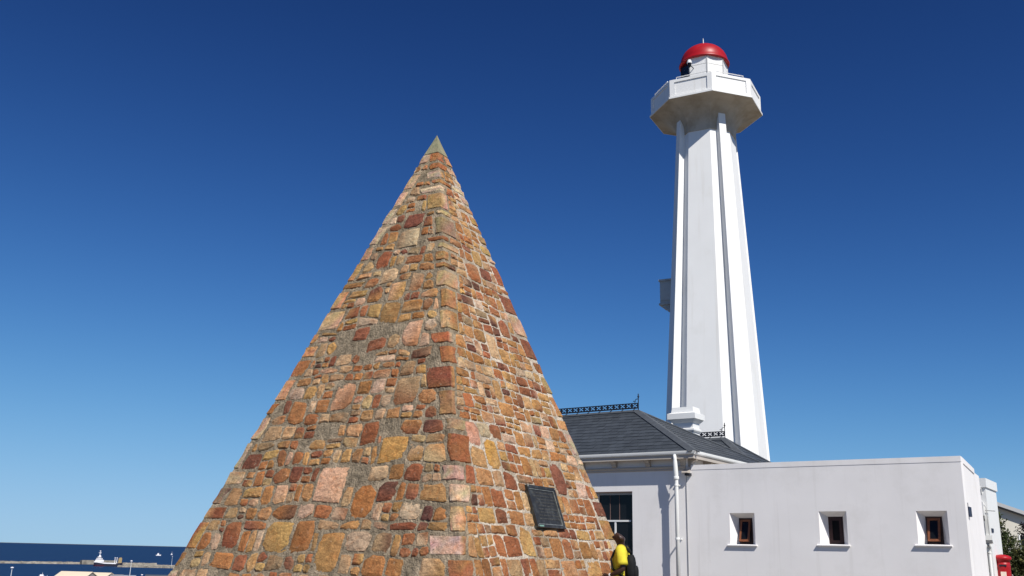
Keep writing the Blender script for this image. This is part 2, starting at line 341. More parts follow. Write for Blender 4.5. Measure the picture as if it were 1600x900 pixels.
def make_stone(fi, quad, r, col, p, gap, proud):
    """quad: 4 (x,z) corners BL BR TR TL in face coordinates"""
    F = FACES[fi]; n = 10
    q = [Vector(c) for c in quad]
    ctr = (q[0] + q[1] + q[2] + q[3]) / 4
    wid = ((q[1]-q[0]).length + (q[2]-q[3]).length) / 2; hei = ((q[3]-q[0]).length + (q[2]-q[1]).length) / 2
    gx = max(0.35, 1 - 2 * gap / max(wid, .02)); gz = max(0.35, 1 - 2 * gap / max(hei, .02))
    pts = []
    # squared rubble: every corner knocked off by its own amount, two sides broken
    cm = 1.6 / p
    cor = [(0, 0), (1, 0), (1, 1), (0, 1)]; uv = []; brk = r.sample(range(4), 2)
    for k in range(4):
        c0, c1 = cor[k], cor[(k+1) % 4]
        ka, kb = r.uniform(.04, .10 + cm * .7), r.uniform(.04, .10 + cm * .7)
        dx, dy = c1[0] - c0[0], c1[1] - c0[1]
        inn = (-dy, dx)
        uv.append((c0[0] + dx * ka + inn[0] * r.uniform(0, .06), c0[1] + dy * ka + inn[1] * r.uniform(0, .06)))
        if k in brk:
            q_ = r.uniform(.35, .65); w_ = r.uniform(-.03, .06); uv.append((c0[0] + dx * q_ + inn[0] * w_, c0[1] + dy * q_ + inn[1] * w_))
        uv.append((c0[0] + dx * (1 - kb) + inn[0] * r.uniform(0, .06), c0[1] + dy * (1 - kb) + inn[1] * r.uniform(0, .06)))
    for a, b in uv:
        a, b = 0.5 + (a - .5) * gx, 0.5 + (b - .5) * gz
        pts.append(q[0] * (1-a) * (1-b) + q[1] * a * (1-b) + q[2] * a * b + q[3] * (1-a) * b)
    tx, tz = r.uniform(-.05, .05), r.uniform(-.05, .05)
    def ring(sc, off, jit):
        out = []
        for pt in pts:
            d = (pt - ctr) * sc; x, z = ctr.x + d.x, ctr.y + d.y
            out.append(F.P(x, z, off + d.x * tx + d.y * tz + r.uniform(-jit, jit)))
        return out
    A = ring(1.02, -0.035, 0.0); B = ring(r.uniform(.95, .98), proud * .45, 0.004); C = ring(0.70, proud + r.uniform(0.002, 0.010), 0.006)
    cen = F.P(ctr.x, ctr.y, proud + r.uniform(0.002, 0.014))
    vs = A + B + C + [cen]; fs = []
    for k in range(n):
        j = (k + 1) % n
        fs += [(k, j, n + j, n + k), (n + k, n + j, 2*n + j, 2*n + k), (2*n + k, 2*n + j, 3*n)]
    mb = MB(); mb.add(vs, fs)
    c2 = stone_col(r, .1); am = r.choice([0, .25, .5, .8]); th = r.uniform(0, 2*PI); dd = Vector((math.cos(th), math.sin(th)))
    def vc(pt, sc):
        t_ = (pt - ctr).dot(dd) * sc / max(wid, hei) * 2; t_ = am * min(max(t_ + .4, 0), 1); k_ = r.uniform(.88, 1.1)
        return tuple((x * (1 - t_) + y * t_) * k_ for x, y in zip(col, c2))
    mb.c = [vc(p_, 1) for p_ in pts] + [vc(p_, .96) for p_ in pts] + [vc(p_, .7) for p_ in pts] + [vc(ctr, 0)]
    stones.append((wid * hei, mb, fi in (0, 3)))

# quoins: one stone per course wraps each corner
qlen = [[None, None] for _ in range(4)]
quoin = {}
rq = random.Random(23)
for i in range(NR):
    h = rows[i+1] - rows[i]
    w = FACES[0].w(rows[i])
    for k in range(4):            # corner between face k (+e side) and face k+1 (-e side)
        long_first = (i + k) % 2 == 0
        lo, sh = rq.uniform(0.30, 0.56), rq.uniform(0.10, 0.26)
        if rq.random() < 0.25: lo *= 0.7
        a, b = (lo, sh) if long_first else (sh, lo)
        a = min(a, w * 0.95); b = min(b, w * 0.95)
        quoin[(i, k)] = (a, b)
tall = {k: set() for k in range(4)}
for k in range(4):
    i = 0
    while i < NR - 1:
        if rows[i+2] - rows[i] < 0.50 and rows[i] < 8.0 and rq.random() < .45:
            tall[k].add(i); a_, b_ = quoin[(i, k)]; f_ = rq.uniform(.8, 1.0)
            quoin[(i, k)] = quoin[(i+1, k)] = (min(max(a_, .14), .46), min(max(b_, .14), .46)); i += 2
        else: i += 1
def make_quoin(i, k, r):
    Fa, Fb = FACES[k], FACES[(k + 1) % 4]
    if i - 1 in tall[k]: return
    a, b = quoin[(i, k)]
    z0, z1 = rows[i], rows[i + (2 if i in tall[k] else 1)]; g = r.uniform(0.008, 0.018)
    z0 += g; z1 -= g
    if z1 - z0 < 0.04: return
    col = stone_col(r, 0.5); cq = stone_col(r, 0.3); tw = r.random() < .35; pr = r.uniform(0.006, 0.012)
    def corner(z, off):
        # outward along the mean of the two face normals
        c = Fa.n * Fa.w(z) + Fa.e * Fa.w(z) + Vector((0, 0, z)); d = (Fa.N + Fb.N); d = d / d.dot(Fa.N); return c + d * off
    zs = [z0, z0 + 0.03, (z0+z1)/2, z1 - 0.03, z1]
    grid = []
    for zi, z in enumerate(zs):
        edge = zi in (0, 4); row = []
        ja, jb = r.uniform(-.045, .02), r.uniform(-.045, .02)
        wa = Fa.w(z)
        off = -0.03 if edge else pr + r.uniform(-.004, .008)
        la = a - g + ja; lb = b - g + jb
        row.append(Fa.P(wa - la, z, -0.03)); row.append(Fa.P(wa - la + 0.03, z, off)); row.append(Fa.P(wa - la * 0.5, z, off + (0 if edge else r.uniform(0, .01))))
        row.append(corner(z, off - r.uniform(-0.004, 0.008)))
        row.append(Fb.P(-wa + lb * 0.5, z, off + (0 if edge else r.uniform(0, .01)))); row.append(Fb.P(-wa + lb - 0.03, z, off)); row.append(Fb.P(-wa + lb, z, -0.03))
        grid.append(row)
    n = 7; vs = [p for row in grid for p in row]; fs = []
    for y in range(4):
        for x in range(6): fs.append((y*n+x, y*n+x+1, (y+1)*n+x+1, (y+1)*n+x))
    mb = MB(); mb.add(vs, fs); mb.c = [tuple(c * r.uniform(.85, 1.12) for c in (cq if tw and q_ % 7 > 3 else col)) for q_ in range(len(vs))]
    stones.append(((a + b) * (z1 - z0), mb, k in (0, 3, 2)))
for i in range(NR):
    for k in range(4): make_quoin(i, k, rq)

BIG = [(3, 0.0, 2.36, 0.62, 0.60, (0.58, 0.34, 0.22)), (3, 1.05, 2.95, 0.56, 0.42, (0.46, 0.25, 0.08)), (3, -0.75, 1.62, 0.60, 0.42, (0.43, 0.26, 0.09)),
       (0, 0.95, 2.55, 0.46, 0.52, (0.20, 0.075, 0.045)), (0, -1.1, 2.95, 0.42, 0.50, (0.45, 0.24, 0.06)), (0, -0.75, 1.55, 0.44, 0.5, (0.46, 0.29, 0.11)),
       (3, 0.35, 1.35, 0.5, 0.4, (0.40, 0.22, 0.08)), (0, -1.55, 3.1, 0.4, 0.4, (0.50, 0.26, 0.18)), (3, -1.75, 1.55, 0.42, 0.36, (0.22, 0.07, 0.035)),
       (3, 0.5, 3.05, 0.36, 0.5, (0.25, 0.09, 0.04)), (3, -0.3, 3.75, 0.5, 0.3, (0.52, 0.29, 0.17)), (3, 0.75, 2.05, 0.46, 0.44, (0.37, 0.15, 0.05))]
for fi in range(4):
    r = random.Random(100 + fi); left = fi in (2, 3)
    reserved = {i: [] for i in range(NR + 1)}
    def free(i, x0, x1): return all(x1 <= a or x0 >= b for a, b in reserved[i])
    # large stones that span two courses
    want = [b for b in BIG if b[0] == fi]
    def big(i, x0, x1, col):
        quad = [(x0, wav(fi, i, x0, 9)), (x1, wav(fi, i, x1, 9)), (x1, wav(fi, i+2, x1, 9)), (x0, wav(fi, i+2, x0, 9))]
        make_stone(fi, quad, r, col, r.uniform(3.0, 6.5), r.uniform(0.010, 0.022), r.uniform(0.008, 0.02))
        for q in (i, i+1): reserved[q].append((x0, x1))
    for _, x, z, wd, hh, col in want:
        i = min(range(NR - 2), key=lambda q: abs((rows[q] + rows[q+2]) / 2 - z))
        if free(i, x - wd/2, x + wd/2) and free(i+1, x - wd/2, x + wd/2): big(i, x - wd/2, x + wd/2, col)
    for i in range(NR - 2):
        w = FACES[fi].w(rows[i+2])
        ql = max(quoin[(q, (fi - 1) % 4)][1] for q in (i, i+1)) + .03; qr = max(quoin[(q, fi)][0] for q in (i, i+1)) + .03
        if rows[i+2] - rows[i] > 0.54: continue
        for _ in range(r.choice([0, 1, 1, 2] if left else [0, 0, 1])):
            lo, hi = -w + ql, w - qr
            if hi - lo < 0.5: continue
            wd = r.uniform(0.28, 0.52); x0 = r.uniform(lo, hi - wd)
            if free(i, x0, x0 + wd) and free(i+1, x0, x0 + wd): big(i, x0, x0 + wd, stone_col(r, 0.2))
    for i in range(NR):
        z0, z1 = rows[i], rows[i+1]; w0, w1 = FACES[fi].w(z0), FACES[fi].w(z1)
        la = quoin[(i, (fi - 1) % 4)][1]; lb = quoin[(i, fi)][0]
        xs0, xs1 = -w0 + la, w0 - lb; xt0, xt1 = -w1 + la, w1 - lb
        ivs = []; cur = xs0; res = sorted(reserved[i])
        segs = []
        for a, b in res:
            segs.append((cur, a)); cur = b
        segs.append((cur, xs1))
        for (a, b) in segs:
            if b - a < 0.07: continue
            cuts = [a]
            while b - cuts[-1] > 0.27:
                wd = r.choice([r.uniform(0.14, 0.26), r.uniform(0.22, 0.40), r.uniform(0.30, 0.52)]) * (1.08 if not left else 1.02) * (1.05 - .035 * z0)
                if b - cuts[-1] - wd < 0.12: break
                cuts.append(cuts[-1] + wd)
            cuts.append(b)
            for c0, c1 in zip(cuts[:-1], cuts[1:]):
                j0 = r.uniform(-.025, .025); j1 = r.uniform(-.025, .025)
                # follow the sloping quoin at the ends of a course
                t0 = c0 + (xt0 - xs0 if c0 == xs0 else 0); t1 = c1 + (xt1 - xs1 if c1 == xs1 else 0)
                if t1 - t0 < 0.06: continue
                zb0, zb1 = wav(fi, i, c0, w0), wav(fi, i, c1, w0); zt0, zt1 = wav(fi, i+1, t0, w0), wav(fi, i+1, t1, w0)
                quad = [(c0 + j0*.5, zb0), (c1 + j1*.5, zb1), (t1 - j1*.5, zt1), (t0 - j0*.5, zt0)]
                hgt = (zt0 + zt1 - zb0 - zb1) / 2
                gap = (lambda: r.uniform(0.004, 0.015)) if left else (lambda: r.uniform(0.003, 0.009))
                pw = (lambda: r.choice([2.8, 4, 6, 9])) if left else (lambda: r.choice([8, 12, 18]))
                pr = lambda: r.uniform(0.006, 0.016)
                if left and r.random() < (0.30 if vnoise(c0 * 1.3 + 5, 7) * .5 + vnoise(z0 * 1.6 + c0 * .6, 9) * .7 > .42 else 0.04): continue           # patch of bare cement
                if hgt > 0.19 and r.random() < (0.28 if left else 0.36):
                    f = r.uniform(.38, .62); m0, m1 = zb0 + (zt0 - zb0) * f, zb1 + (zt1 - zb1) * f
                    mx0, mx1 = quad[0][0] * (1-f) + quad[3][0] * f, quad[1][0] * (1-f) + quad[2][0] * f
                    lows = [[quad[0], quad[1], (mx1, m1), (mx0, m0)], [(mx0, m0), (mx1, m1), quad[2], quad[3]]]
                    for q in lows:
                        if c1 - c0 > 0.30 and r.random() < .6:
                            k = r.uniform(.4, .6); b_ = tuple(q[0][t]*(1-k) + q[1][t]*k for t in (0, 1)); t_ = tuple(q[3][t]*(1-k) + q[2][t]*k for t in (0, 1))
                            for qq in ([q[0], b_, t_, q[3]], [b_, q[1], q[2], t_]): make_stone(fi, qq, r, stone_col(r, .08), pw(), gap()*.8, pr())
                        else: make_stone(fi, q, r, stone_col(r, .08), pw(), gap()*.8, pr())
                else:
                    make_stone(fi, quad, r, stone_col(r, .16), pw(), gap(), pr())

# mortar core: finely gridded so the joints are uneven
core = MB(); fmat = []
for fi, F in enumerate(FACES):
    nx, nz = ((170, 300) if fi in (0, 3) else (40, 60)); b = len(core.v)
    rj = random.Random(fi)
    for j in range(nz + 1):
        z = -0.15 + (TOPZ + .15) * j / nz; w = F.w(z)
        for i in range(nx + 1):
            x = -w + 2 * w * i / nx; e = min(i, nx - i, 3) / 3
            core.v.append(tuple(F.P(x, z, e * (0.004 * vnoise(x*9 + fi*9, j // 3) + rj.uniform(-.007, .007)) if 0 < j < nz else 0)))
    for j in range(nz):
        for i in range(nx):
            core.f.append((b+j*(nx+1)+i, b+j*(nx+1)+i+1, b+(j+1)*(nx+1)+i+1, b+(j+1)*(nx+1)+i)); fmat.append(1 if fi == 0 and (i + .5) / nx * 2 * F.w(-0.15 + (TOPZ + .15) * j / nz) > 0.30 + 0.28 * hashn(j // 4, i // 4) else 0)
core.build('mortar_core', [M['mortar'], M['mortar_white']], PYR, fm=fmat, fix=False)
cap = MB()
capr = [[(F.n * (F.w(z) + off) + F.e * -(F.w(z) + off) + Vector((0, 0, z))) for F in FACES] for z, off in ((TOPZ - .015, .012), (TOPZ + .2, .004), (AZ - .03, .0))]
cap.loft(capr, True, False); n0 = len(cap.v); cap.v.append((0, 0, AZ + .0)); cap.f += [(n0-4+k, n0-4+(k+1) % 4, n0) for k in range(4)]
cap.build('cement_tip', M['cement'], PYR)

vis = sorted([s for s in stones if s[2]], key=lambda s: -s[0])
rest = [s for s in stones if not s[2]] + vis[300:]
for a, mb, _ in vis[:300]: mb.build('stone', M['stone'], PYR, fix=False)
allm = MB()
for a, mb, _ in rest: allm.add(mb.v, mb.f); allm.c += mb.c
o = allm.build('small_stones', M['stone'], PYR, fix=False); tag(o, kind='stuff')

# bronze plaque on the right face
F = FACES[0]
PL = empty('bronze_plaque', (0, 0, 0))
tag(PL, 'dark bronze inscription plaque fixed to the right face of the stone pyramid', 'plaque')
up = (F.P(0, 3) - F.P(0, 2)).normalized()
pc = F.P(0.09, 2.125, 0.035)
Mx = Matrix((F.e, up, F.N)).transposed().to_4x4(); Mx.translation = pc + Vector((AX, AY, 0)); PL.matrix_world = Mx
pw, phh = 0.475, 0.35
MB().box(-pw, pw, -phh, phh, -0.05, 0.012).build('back_panel', M['bronze'], PL)
fr = MB(); 
for (a, b, c, d) in ((-pw, pw, phh-.05, phh), (-pw, pw, -phh, -phh+.05), (-pw, -pw+.05, -phh+.05, phh-.05), (pw-.05, pw, -phh+.05, phh-.05)): fr.box(a, b, c, d, 0.0125, 0.035)
fro = fr.build('frame', M['bronze'], PL)
li = MB()
for (a, b, c, d) in ((-pw+.052, pw-.052, phh-.066, phh-.054), (-pw+.052, pw-.052, -phh+.052, -phh+.064), (-pw+.052, -pw+.064, -phh+.066, phh-.068), (pw-.064, pw-.052, -phh+.066, phh-.068)): li.box(a, b, c, d, 0.0125, 0.024)
li.build('inner_moulding', M['bronze_edge'], PL)
rt = random.Random(3); tx = MB()
for k in range(9):
    y = 0.235 - k * 0.054; x = -0.33 + rt.uniform(0, .12); xe = 0.33 - rt.uniform(0, .12)
    while x < xe:
        for _ in range(rt.randint(2, 7)):
            tx.box(x, x + 0.013, y - rt.choice([.009, .012]), y + .011, 0.0121, 0.0165); x += 0.020
        x += 0.026
t = tx.build('raised_lettering', M['lettering'], PL); tag(t, kind='stuff')
MB().box(-pw+.06, -pw+.2, -phh+.012, -phh+.036, 0.0352, 0.0375).build('verdigris_patch', M['verdigris'], PL)
for sx in (-1, 1):
    for sy in (-1, 1): MB().lathe([(0.014, 0.034), (0.014, 0.042), (0.006, 0.047)], 10, (sx*(pw-.025), sy*(phh-.025))).build('bolt', M['bronze_edge'], PL)

# ================================================================== HOUSE WITH SLATE ROOF
HO = (5.207, 27.988, 0.0); HYAW = rad(-35)
H = empty('slate_roofed_house', HO, HYAW)
tag(H, 'white house with dark slate hipped roof and black iron ridge cresting, behind the pyramid', 'house')
def holed_wall(x0, x1, z0, z1, y0, y1, holes):
    """front wall x0..x1, z0..z1 with rectangular holes [(xa,xb,za,zb)] butted from boxes"""
    mb = MB(); cur = x0
    for xa, xb, za, zb in sorted(holes):
        mb.box(cur, xa, y0, y1, z0, z1); mb.box(xa, xb, y0, y1, z0, za); mb.box(xa, xb, y0, y1, zb, z1); cur = xb
    mb.box(cur, x1, y0, y1, z0, z1); return mb
WX0, WX1, WZ0, WZ1 = -3.05, -1.77, 0.85, 3.29
hw = holed_wall(-12.0, 0.0, -0.2, 4.22, 0.0, 0.3, [(WX0, WX1, WZ0, WZ1)])
hw.box(-0.3, 0.0, 0.3, 6.28, -0.2, 4.22); hw.box(-12.0, -11.7, 0.3, 6.28, -0.2, 4.22); hw.box(-11.7, -0.3, 5.98, 6.28, -0.2, 4.22)
hw.box(-11.7, -0.3, 0.3, 5.98, -0.2, 0.02)
hw.build('wall', M['plaster'], H)
mo = MB(); mo.prism([(0, 3.86), (-.035, 3.88), (-.035, 3.92), (-.07, 3.95), (-.07, 3.985), (0, 4.0)], 'x', -12.0, 0.0)
mo.build('frieze_moulding', M['cream'], H)
mo = MB(); mo.prism([(0.002, 3.86), (.035, 3.88), (.035, 3.92), (.07, 3.95), (.07, 3.985), (0.002, 4.0)], 'y', 0.3, 6.2)
mo.build('frieze_moulding', M['cream'], H)
MB().box(-12.5, 0.36, -0.305, -0.001, 4.222, 4.25).box(0.001, 0.36, -0.0005, 6.7, 4.222, 4.25).build('soffit', M['cream'], H)
MB().box(-12.5, 0.36, -0.325, -0.306, 4.17, 4.33).box(0.361, 0.38, -0.325, 6.75, 4.17, 4.33).build('fascia', M['cream'], H)
g = MB()
prof = [(0, 0), (-.05, .0), (-.085, .03), (-.10, .075), (-.10, .10), (-.085, .10), (-.08, .04), (-.05, .015), (0, .015)]
g.prism([(-.326 + a * .6, 4.285 + b) for a, b in prof], 'x', -12.5, 0.42)
g.build('gutter', M['trim'], H)
g = MB(); g.prism([(.381 - a * .6, 4.285 + b) for a, b in prof], 'y', -0.35, 6.75); g.build('gutter', M['trim'], H)
for x in [0.0 - 0.07 - 1.135 * k for k in range(10)]:
    pr = [(0, 3.99), (-.06, 3.99), (-.10, 4.03), (-.12, 4.10), (-.17, 4.13), (-.25, 4.15), (-.27, 4.18), (-.27, 4.221), (0, 4.221)]
    MB().prism([(a - .0005, b) for a, b in pr], 'x', x - .07, x + .07).build('eave_bracket', M['cream'], H)
for y in [0.2 + 1.1 * k for k in range(5)]:
    MB().prism([(-a + .0005, b) for a, b in pr], 'y', y - .07, y + .07).build('eave_bracket', M['cream'], H)

# sash window
win = MB()
jd = 0.12
for a, b, c, d in ((WX0, WX0+.07, WZ0, WZ1), (WX1-.07, WX1, WZ0, WZ1)): win.box(a, b, jd, jd+.1, c, d)
win.box(WX0+.07, WX1-.07, jd, jd+.1, WZ1-.09, WZ1); win.box(WX0+.07, WX1-.07, jd, jd+.1, WZ0, WZ0+.08)
wo_ = win.build('window', M['grey_frame'], H)
xm = (WX0+WX1)/2
MB().box(WX0+.075, WX1-.075, jd+.045, jd+.055, 2.46, WZ1-.095).build('pane', M['glass'], wo_)
MB().box(WX0+.075, xm-.02, jd+.005, jd+.015, WZ0+.085, 2.40).build('pane', M['glass'], wo_)
MB().box(xm+.02, WX1-.075, jd+.005, jd+.015, WZ0+.085, 2.40).build('pane', M['glass'], wo_)
MB().box(WX0+.075, WX1-.12, jd-.02, jd+.04, 2.405, 2.455).build('meeting_rail', M['trim'], wo_)
MB().box(xm-.028, xm+.028, jd-.012, jd+.03, WZ0+.085, 2.403).build('glazing_bar', M['trim'], wo_)
for q in (-.2, .12): MB().box(xm+q-.008, xm+q+.008, jd+.03, jd+.044, 2.46, WZ1-.095).build('glazing_bar', M['reveal'], wo_)
MB().box(WX0+.002, WX1-.002, .003, jd-.001, WZ1-.022, WZ1-.001).build('lintel_strip', M['reveal'], wo_)
MB().box(WX0-.08, WX1+.08, -.06, .119, WZ0-.09, WZ0-.001).build('sill', M['trim'], wo_)

# roofs
rsl = random.Random(77)
def slates(name, El, Er, Rr, Rl, parent, n, wd=0.26):
    El, Er, Rr, Rl = map(Vector, (El, Er, Rr, Rl))
    nn = (Er - El).cross(Rl - El).normalized()
    if nn.z < 0: nn = -nn
    ex = (Er - El).normalized(); mb = MB()
    for k in range(n):
        t0, t1 = k / n, min((k + 1.12) / n, 1.0)
        a0, b0 = El.lerp(Rl, t0), Er.lerp(Rr, t0); a1, b1 = El.lerp(Rl, t1), Er.lerp(Rr, t1)
        L0 = (b0 - a0).length; x = -wd * (0.5 if k % 2 else 0.0)
        off = (El - a0).dot(ex)
        x = math.floor((-off) / wd) * wd + off + x - 0.0
        while x < L0:
            s0, s1 = max(x + .003, 0), min(x + wd - .003, L0)
            x += wd
            if s1 - s0 < 0.02: continue
            # upper edge clamped to this course's upper ends
            u0, u1 = (a1 - a0).dot(ex), (b1 - a0).dot(ex)
            v0, v1 = min(max(s0, u0), u1), max(min(s1, u1), u0)
            up = (a1 - a0) - ex * u0
            lift = 0.016 + rsl.uniform(-.004, .005)
            p = [a0 + ex*s0 + nn*lift, a0 + ex*s1 + nn*(lift + rsl.uniform(-.002, .002)), a0 + ex*v1 + up + nn*.003, a0 + ex*v0 + up + nn*.003, a0 + ex*s0 + nn*.0, a0 + ex*s1 + nn*.0]
            k_ = rsl.uniform(0.82, 1.14)
            mb.add(p, [(0, 1, 2, 3), (4, 5, 1, 0)], (0.050*k_, 0.058*k_, 0.068*k_))
    o = mb.build(name, M['slate'], parent, fix=False); tag(o, kind='stuff'); return o
def hip_cap(A, B, n1, n2, parent, wd=0.17, name='hip_cap'):
    A, B = Vector(A), Vector(B); d = (B - A).normalized()
    def side(nn):
        t = d.cross(nn).normalized()
        if t.z > 0: t = -t
        return t
    t1, t2 = side(Vector(n1)), side(Vector(n2)); n1, n2 = Vector(n1), Vector(n2)
    def ring(P): return [P + t1*wd + n1*.014, P + t1*wd + n1*.042, P + (n1+n2).normalized()*.05, P + t2*wd + n2*.042, P + t2*wd + n2*.014, P + (n1+n2).normalized()*.014]
    MB().loft([ring(A), ring(B)]).build(name, M['slate_cap'], parent)
def hip_roof(name, x0, x1, y0, y1, ze, hd, zr, parent, n):
    ym = (y0 + y1) / 2; dx = hd
    E = [(x0, y0, ze), (x1, y0, ze), (x1, y1, ze), (x0, y1, ze)]; RL, RR = (x0 + dx, ym, zr), (x1 - dx, ym, zr)
    mb = MB(); mb.add(E + [RL, RR], [(0, 1, 5, 4), (1, 2, 5), (2, 3, 4, 5), (3, 0, 4), (3, 2, 1, 0)])
    ro = mb.build(name, M['lead'], parent)
    slates('slates', E[0], E[1], RR, RL, ro, n); slates('slates', E[1], E[2], RR, RR, ro, n)
    slates('slates', E[2], E[3], RL, RR, ro, n); slates('slates', E[3], E[0], RL, RL, ro, n)
    s = (zr - ze) / (ym - y0); s2 = (zr - ze) / dx
    nf = Vector((0, -s, 1)).normalized(); nb = Vector((0, s, 1)).normalized(); nr = Vector((s2, 0, 1)).normalized(); nl = Vector((-s2, 0, 1)).normalized()
    hip_cap(E[1], RR, nf, nr, ro); hip_cap(E[2], RR, nb, nr, ro); hip_cap(E[0], RL, nf, nl, ro); hip_cap(E[3], RL, nb, nl, ro)
    hip_cap(RL, RR, nf, nb, ro, name='ridge_cap')
    return RL, RR
RL, RR = hip_roof('roof', -12.6, 0.418, -0.35, 6.978, 4.37, 3.664, 6.24, H, 14)

def crest_panel_mesh(wd, ht, th):
    mb = MB(); h = wd / 2; c = ht / 2; k = 0.034; a = 0.024      # an X shaped opening in a flat cast plate
    hx, y0, y1, q = 0.086, -th/2, th/2, 0.0004
    def pr(poly): mb.prism(poly, 'y', y0, y1)
    pr([(-h, 0), (h, 0), (h, k), (-h, k)]); pr([(-h, ht - k), (h, ht - k), (h, ht), (-h, ht)])
    pr([(-hx + 2*a, k + q), (hx - 2*a, k + q), (0.003, c - a * .8), (-0.003, c - a * .8)])
    pr([(-hx + 2*a, ht - k - q), (-0.003, c + a * .8), (0.003, c + a * .8), (hx - 2*a, ht - k - q)])
    pr([(-h, k + q), (-hx, k + q), (-hx, k + a), (-a, c - .003), (-a, c + .003), (-hx, ht - k - a), (-hx, ht - k - q), (-h, ht - k - q)])
    pr([(h, k + q), (h, ht - k - q), (hx, ht - k - q), (hx, ht - k - a), (a, c + .003), (a, c - .003), (hx, k + a), (hx, k + q)])
    return mb
CP = crest_panel_mesh(0.239, 0.185, 0.022)
CPM = CP.mesh('cresting_panel', M['iron'])
def cresting(xa, xb, y, z, parent):
    n = int((xb - xa) / 0.239)
    ro = MB().box(xb - n * .239, xb, y - .009, y + .009, z + .066, z + .0796).build('ridge_cresting', M['iron'], parent)
    stay = MB(); stay.tube([(0, 0, .075), (-.03, -.11, .005)], .012, 6); sm = stay.mesh('stay', M['iron'])     # stays down to the slope
    for k in range(int(n / 1.9)):
        o = bpy.data.objects.new('stay', sm); COL.objects.link(o); o.parent = ro; o.location = (xb - 0.1 - k * 0.455, y, z)
    for k in range(n):
        o = bpy.data.objects.new('cresting_panel', CPM); COL.objects.link(o); o.parent = ro; o.location = (xb - 0.1195 - k * 0.239, y, z + 0.08)
    f = MB(); x = xb + .014
    f.tube([(x, y, z), (x, y, z + .46)], .017, 8); f.lathe([(.02, z + .44), (.042, z + .475), (.012, z + .51), (.028, z + .53), (.002, z + .60)], 8, (x, y))
    f.tube([(x, y, z + .40), (x - .08, y, z + .395), (x - .12, y, z + .36), (x - .115, y, z + .31), (x - .15, y, z + .285)], .013, 6)
    f.tube([(x - .115, y, z + .31), (x - .17, y, z + .335), (x - .2, y, z + .32)], .012, 6)
    f.build('finial', M['iron'], ro)
cresting(RL[0], RR[0], RR[1], RR[2] + .02, H)

# rear wing with its own lower roof
rw = MB().box(-9.2, -0.75, 7.15, 10.75, 0, 4.55); rw.build('rear_wing_wall', M['plaster'], H)
RL2, RR2 = hip_roof('rear_roof', -9.6, -0.45, 6.985, 10.985, 4.55, 2.0, 5.88, H, 9)
cresting(RL2[0], RR2[0], RR2[1], RR2[2] + .02, H)

# chimney
ch = MB(); cxx, cyy = -2.62, 5.85
ch.box(cxx-.39, cxx+.39, cyy-.28, cyy+.28, 4.4, 6.069)
cho = ch.build('chimney', M['trim'], H)
def band(z0, z1, e0, e1, name):
    b = [(cxx-.39-e0, cyy-.28-e0, z0), (cxx+.39+e0, cyy-.28-e0, z0), (cxx+.39+e0, cyy+.28+e0, z0), (cxx-.39-e0, cyy+.28+e0, z0)]
    t = [(cxx-.39-e1, cyy-.28-e1, z1), (cxx+.39+e1, cyy-.28-e1, z1), (cxx+.39+e1, cyy+.28+e1, z1), (cxx-.39-e1, cyy+.28+e1, z1)]
    MB().hexa(b, t).build(name, M['trim'], cho)
band(5.74, 5.79, .03, .06, 'necking'); band(5.791, 5.85, .06, .06, 'necking'); band(5.851, 5.88, .055, .01, 'necking')
band(6.07, 6.20, .01, .12, 'cap_cove'); band(6.201, 6.40, .15, .15, 'cap'); band(6.401, 6.45, .15, .04, 'cap_weathering'); band(6.451, 6.64, .04, .01, 'cap_top')

# downpipe
dp = MB(); px = -0.195
dp.tube([(px, -.345, 4.29), (px, -.34, 4.16), (px, -.335, 4.08), (px, -.30, 3.72), (px, -.285, 3.62), (px, -.28, 3.5), (px, -.28, 0.0)], [.05, .05, .062, .075, .062, .058, .058], 14)
dpo = dp.build('downpipe', M['trim'], H, smooth=True)
for z in (3.42, 1.92, 0.5):
    MB().lathe([(.066, z - .03), (.07, z), (.066, z + .03)], 14, (px, -.28)).box(px + .05, px + .12, -.295, -.275, z - .012, z + .012).box(px - .015, px + .015, -.215, .001, z - .015, z + .015).build('pipe_bracket', M['trim'], dpo)
MB().lathe([(.066, 3.57), (.085, 3.6), (.085, 3.66), (.068, 3.68)], 14, (px, -.285)).build('pipe_collar', M['trim'], dpo)

# ================================================================== FLAT-ROOFED ANNEX
A = empty('flat_roofed_annex', HO, HYAW)
tag(A, 'flat-roofed white plastered annex with three small square recessed windows, beside the slate-roofed house', 'annex')
NICHES = [(1.28, 2.005, 1.795, 2.64), (3.775, 4.50, 1.83, 2.675), (6.22, 6.95, 1.86, 2.675)]
FY = -0.014
aw = holed_wall(0.012, 7.377, -0.2, 3.865, FY, 0.30, NICHES)
aw.hexa([(7.05, .30, -.2), (7.351, .30, -.2), (7.05, 3.72, -.2), (6.75, 3.72, -.2)], [(7.05, .30, 3.865), (7.351, .30, 3.865), (7.05, 3.72, 3.865), (6.75, 3.72, 3.865)])
aw.build('wall', M['plaster'], A)
cp = MB()
cp.hexa([(0.15, FY-.008, 3.8655), (7.385, FY-.008, 3.8655), (7.367, .31, 3.8655), (0.15, .31, 3.8655)], [(0.15, FY-.008, 4.005), (7.385, FY-.008, 4.005), (7.367, .31, 4.005), (0.15, .31, 4.005)])
cp.hexa([(7.03, .311, 3.8655), (7.367, .311, 3.8655), (7.07, 3.735, 3.8655), (6.73, 3.735, 3.8655)], [(7.03, .311, 4.005), (7.367, .311, 4.005), (7.07, 3.735, 4.005), (6.73, 3.735, 4.005)])
cp.build('parapet_cap', M['plaster'], A)
MB().box(0.02, 6.7, .3005, 6.0, 3.45, 3.6).build('roof_deck', M['conc'], A)
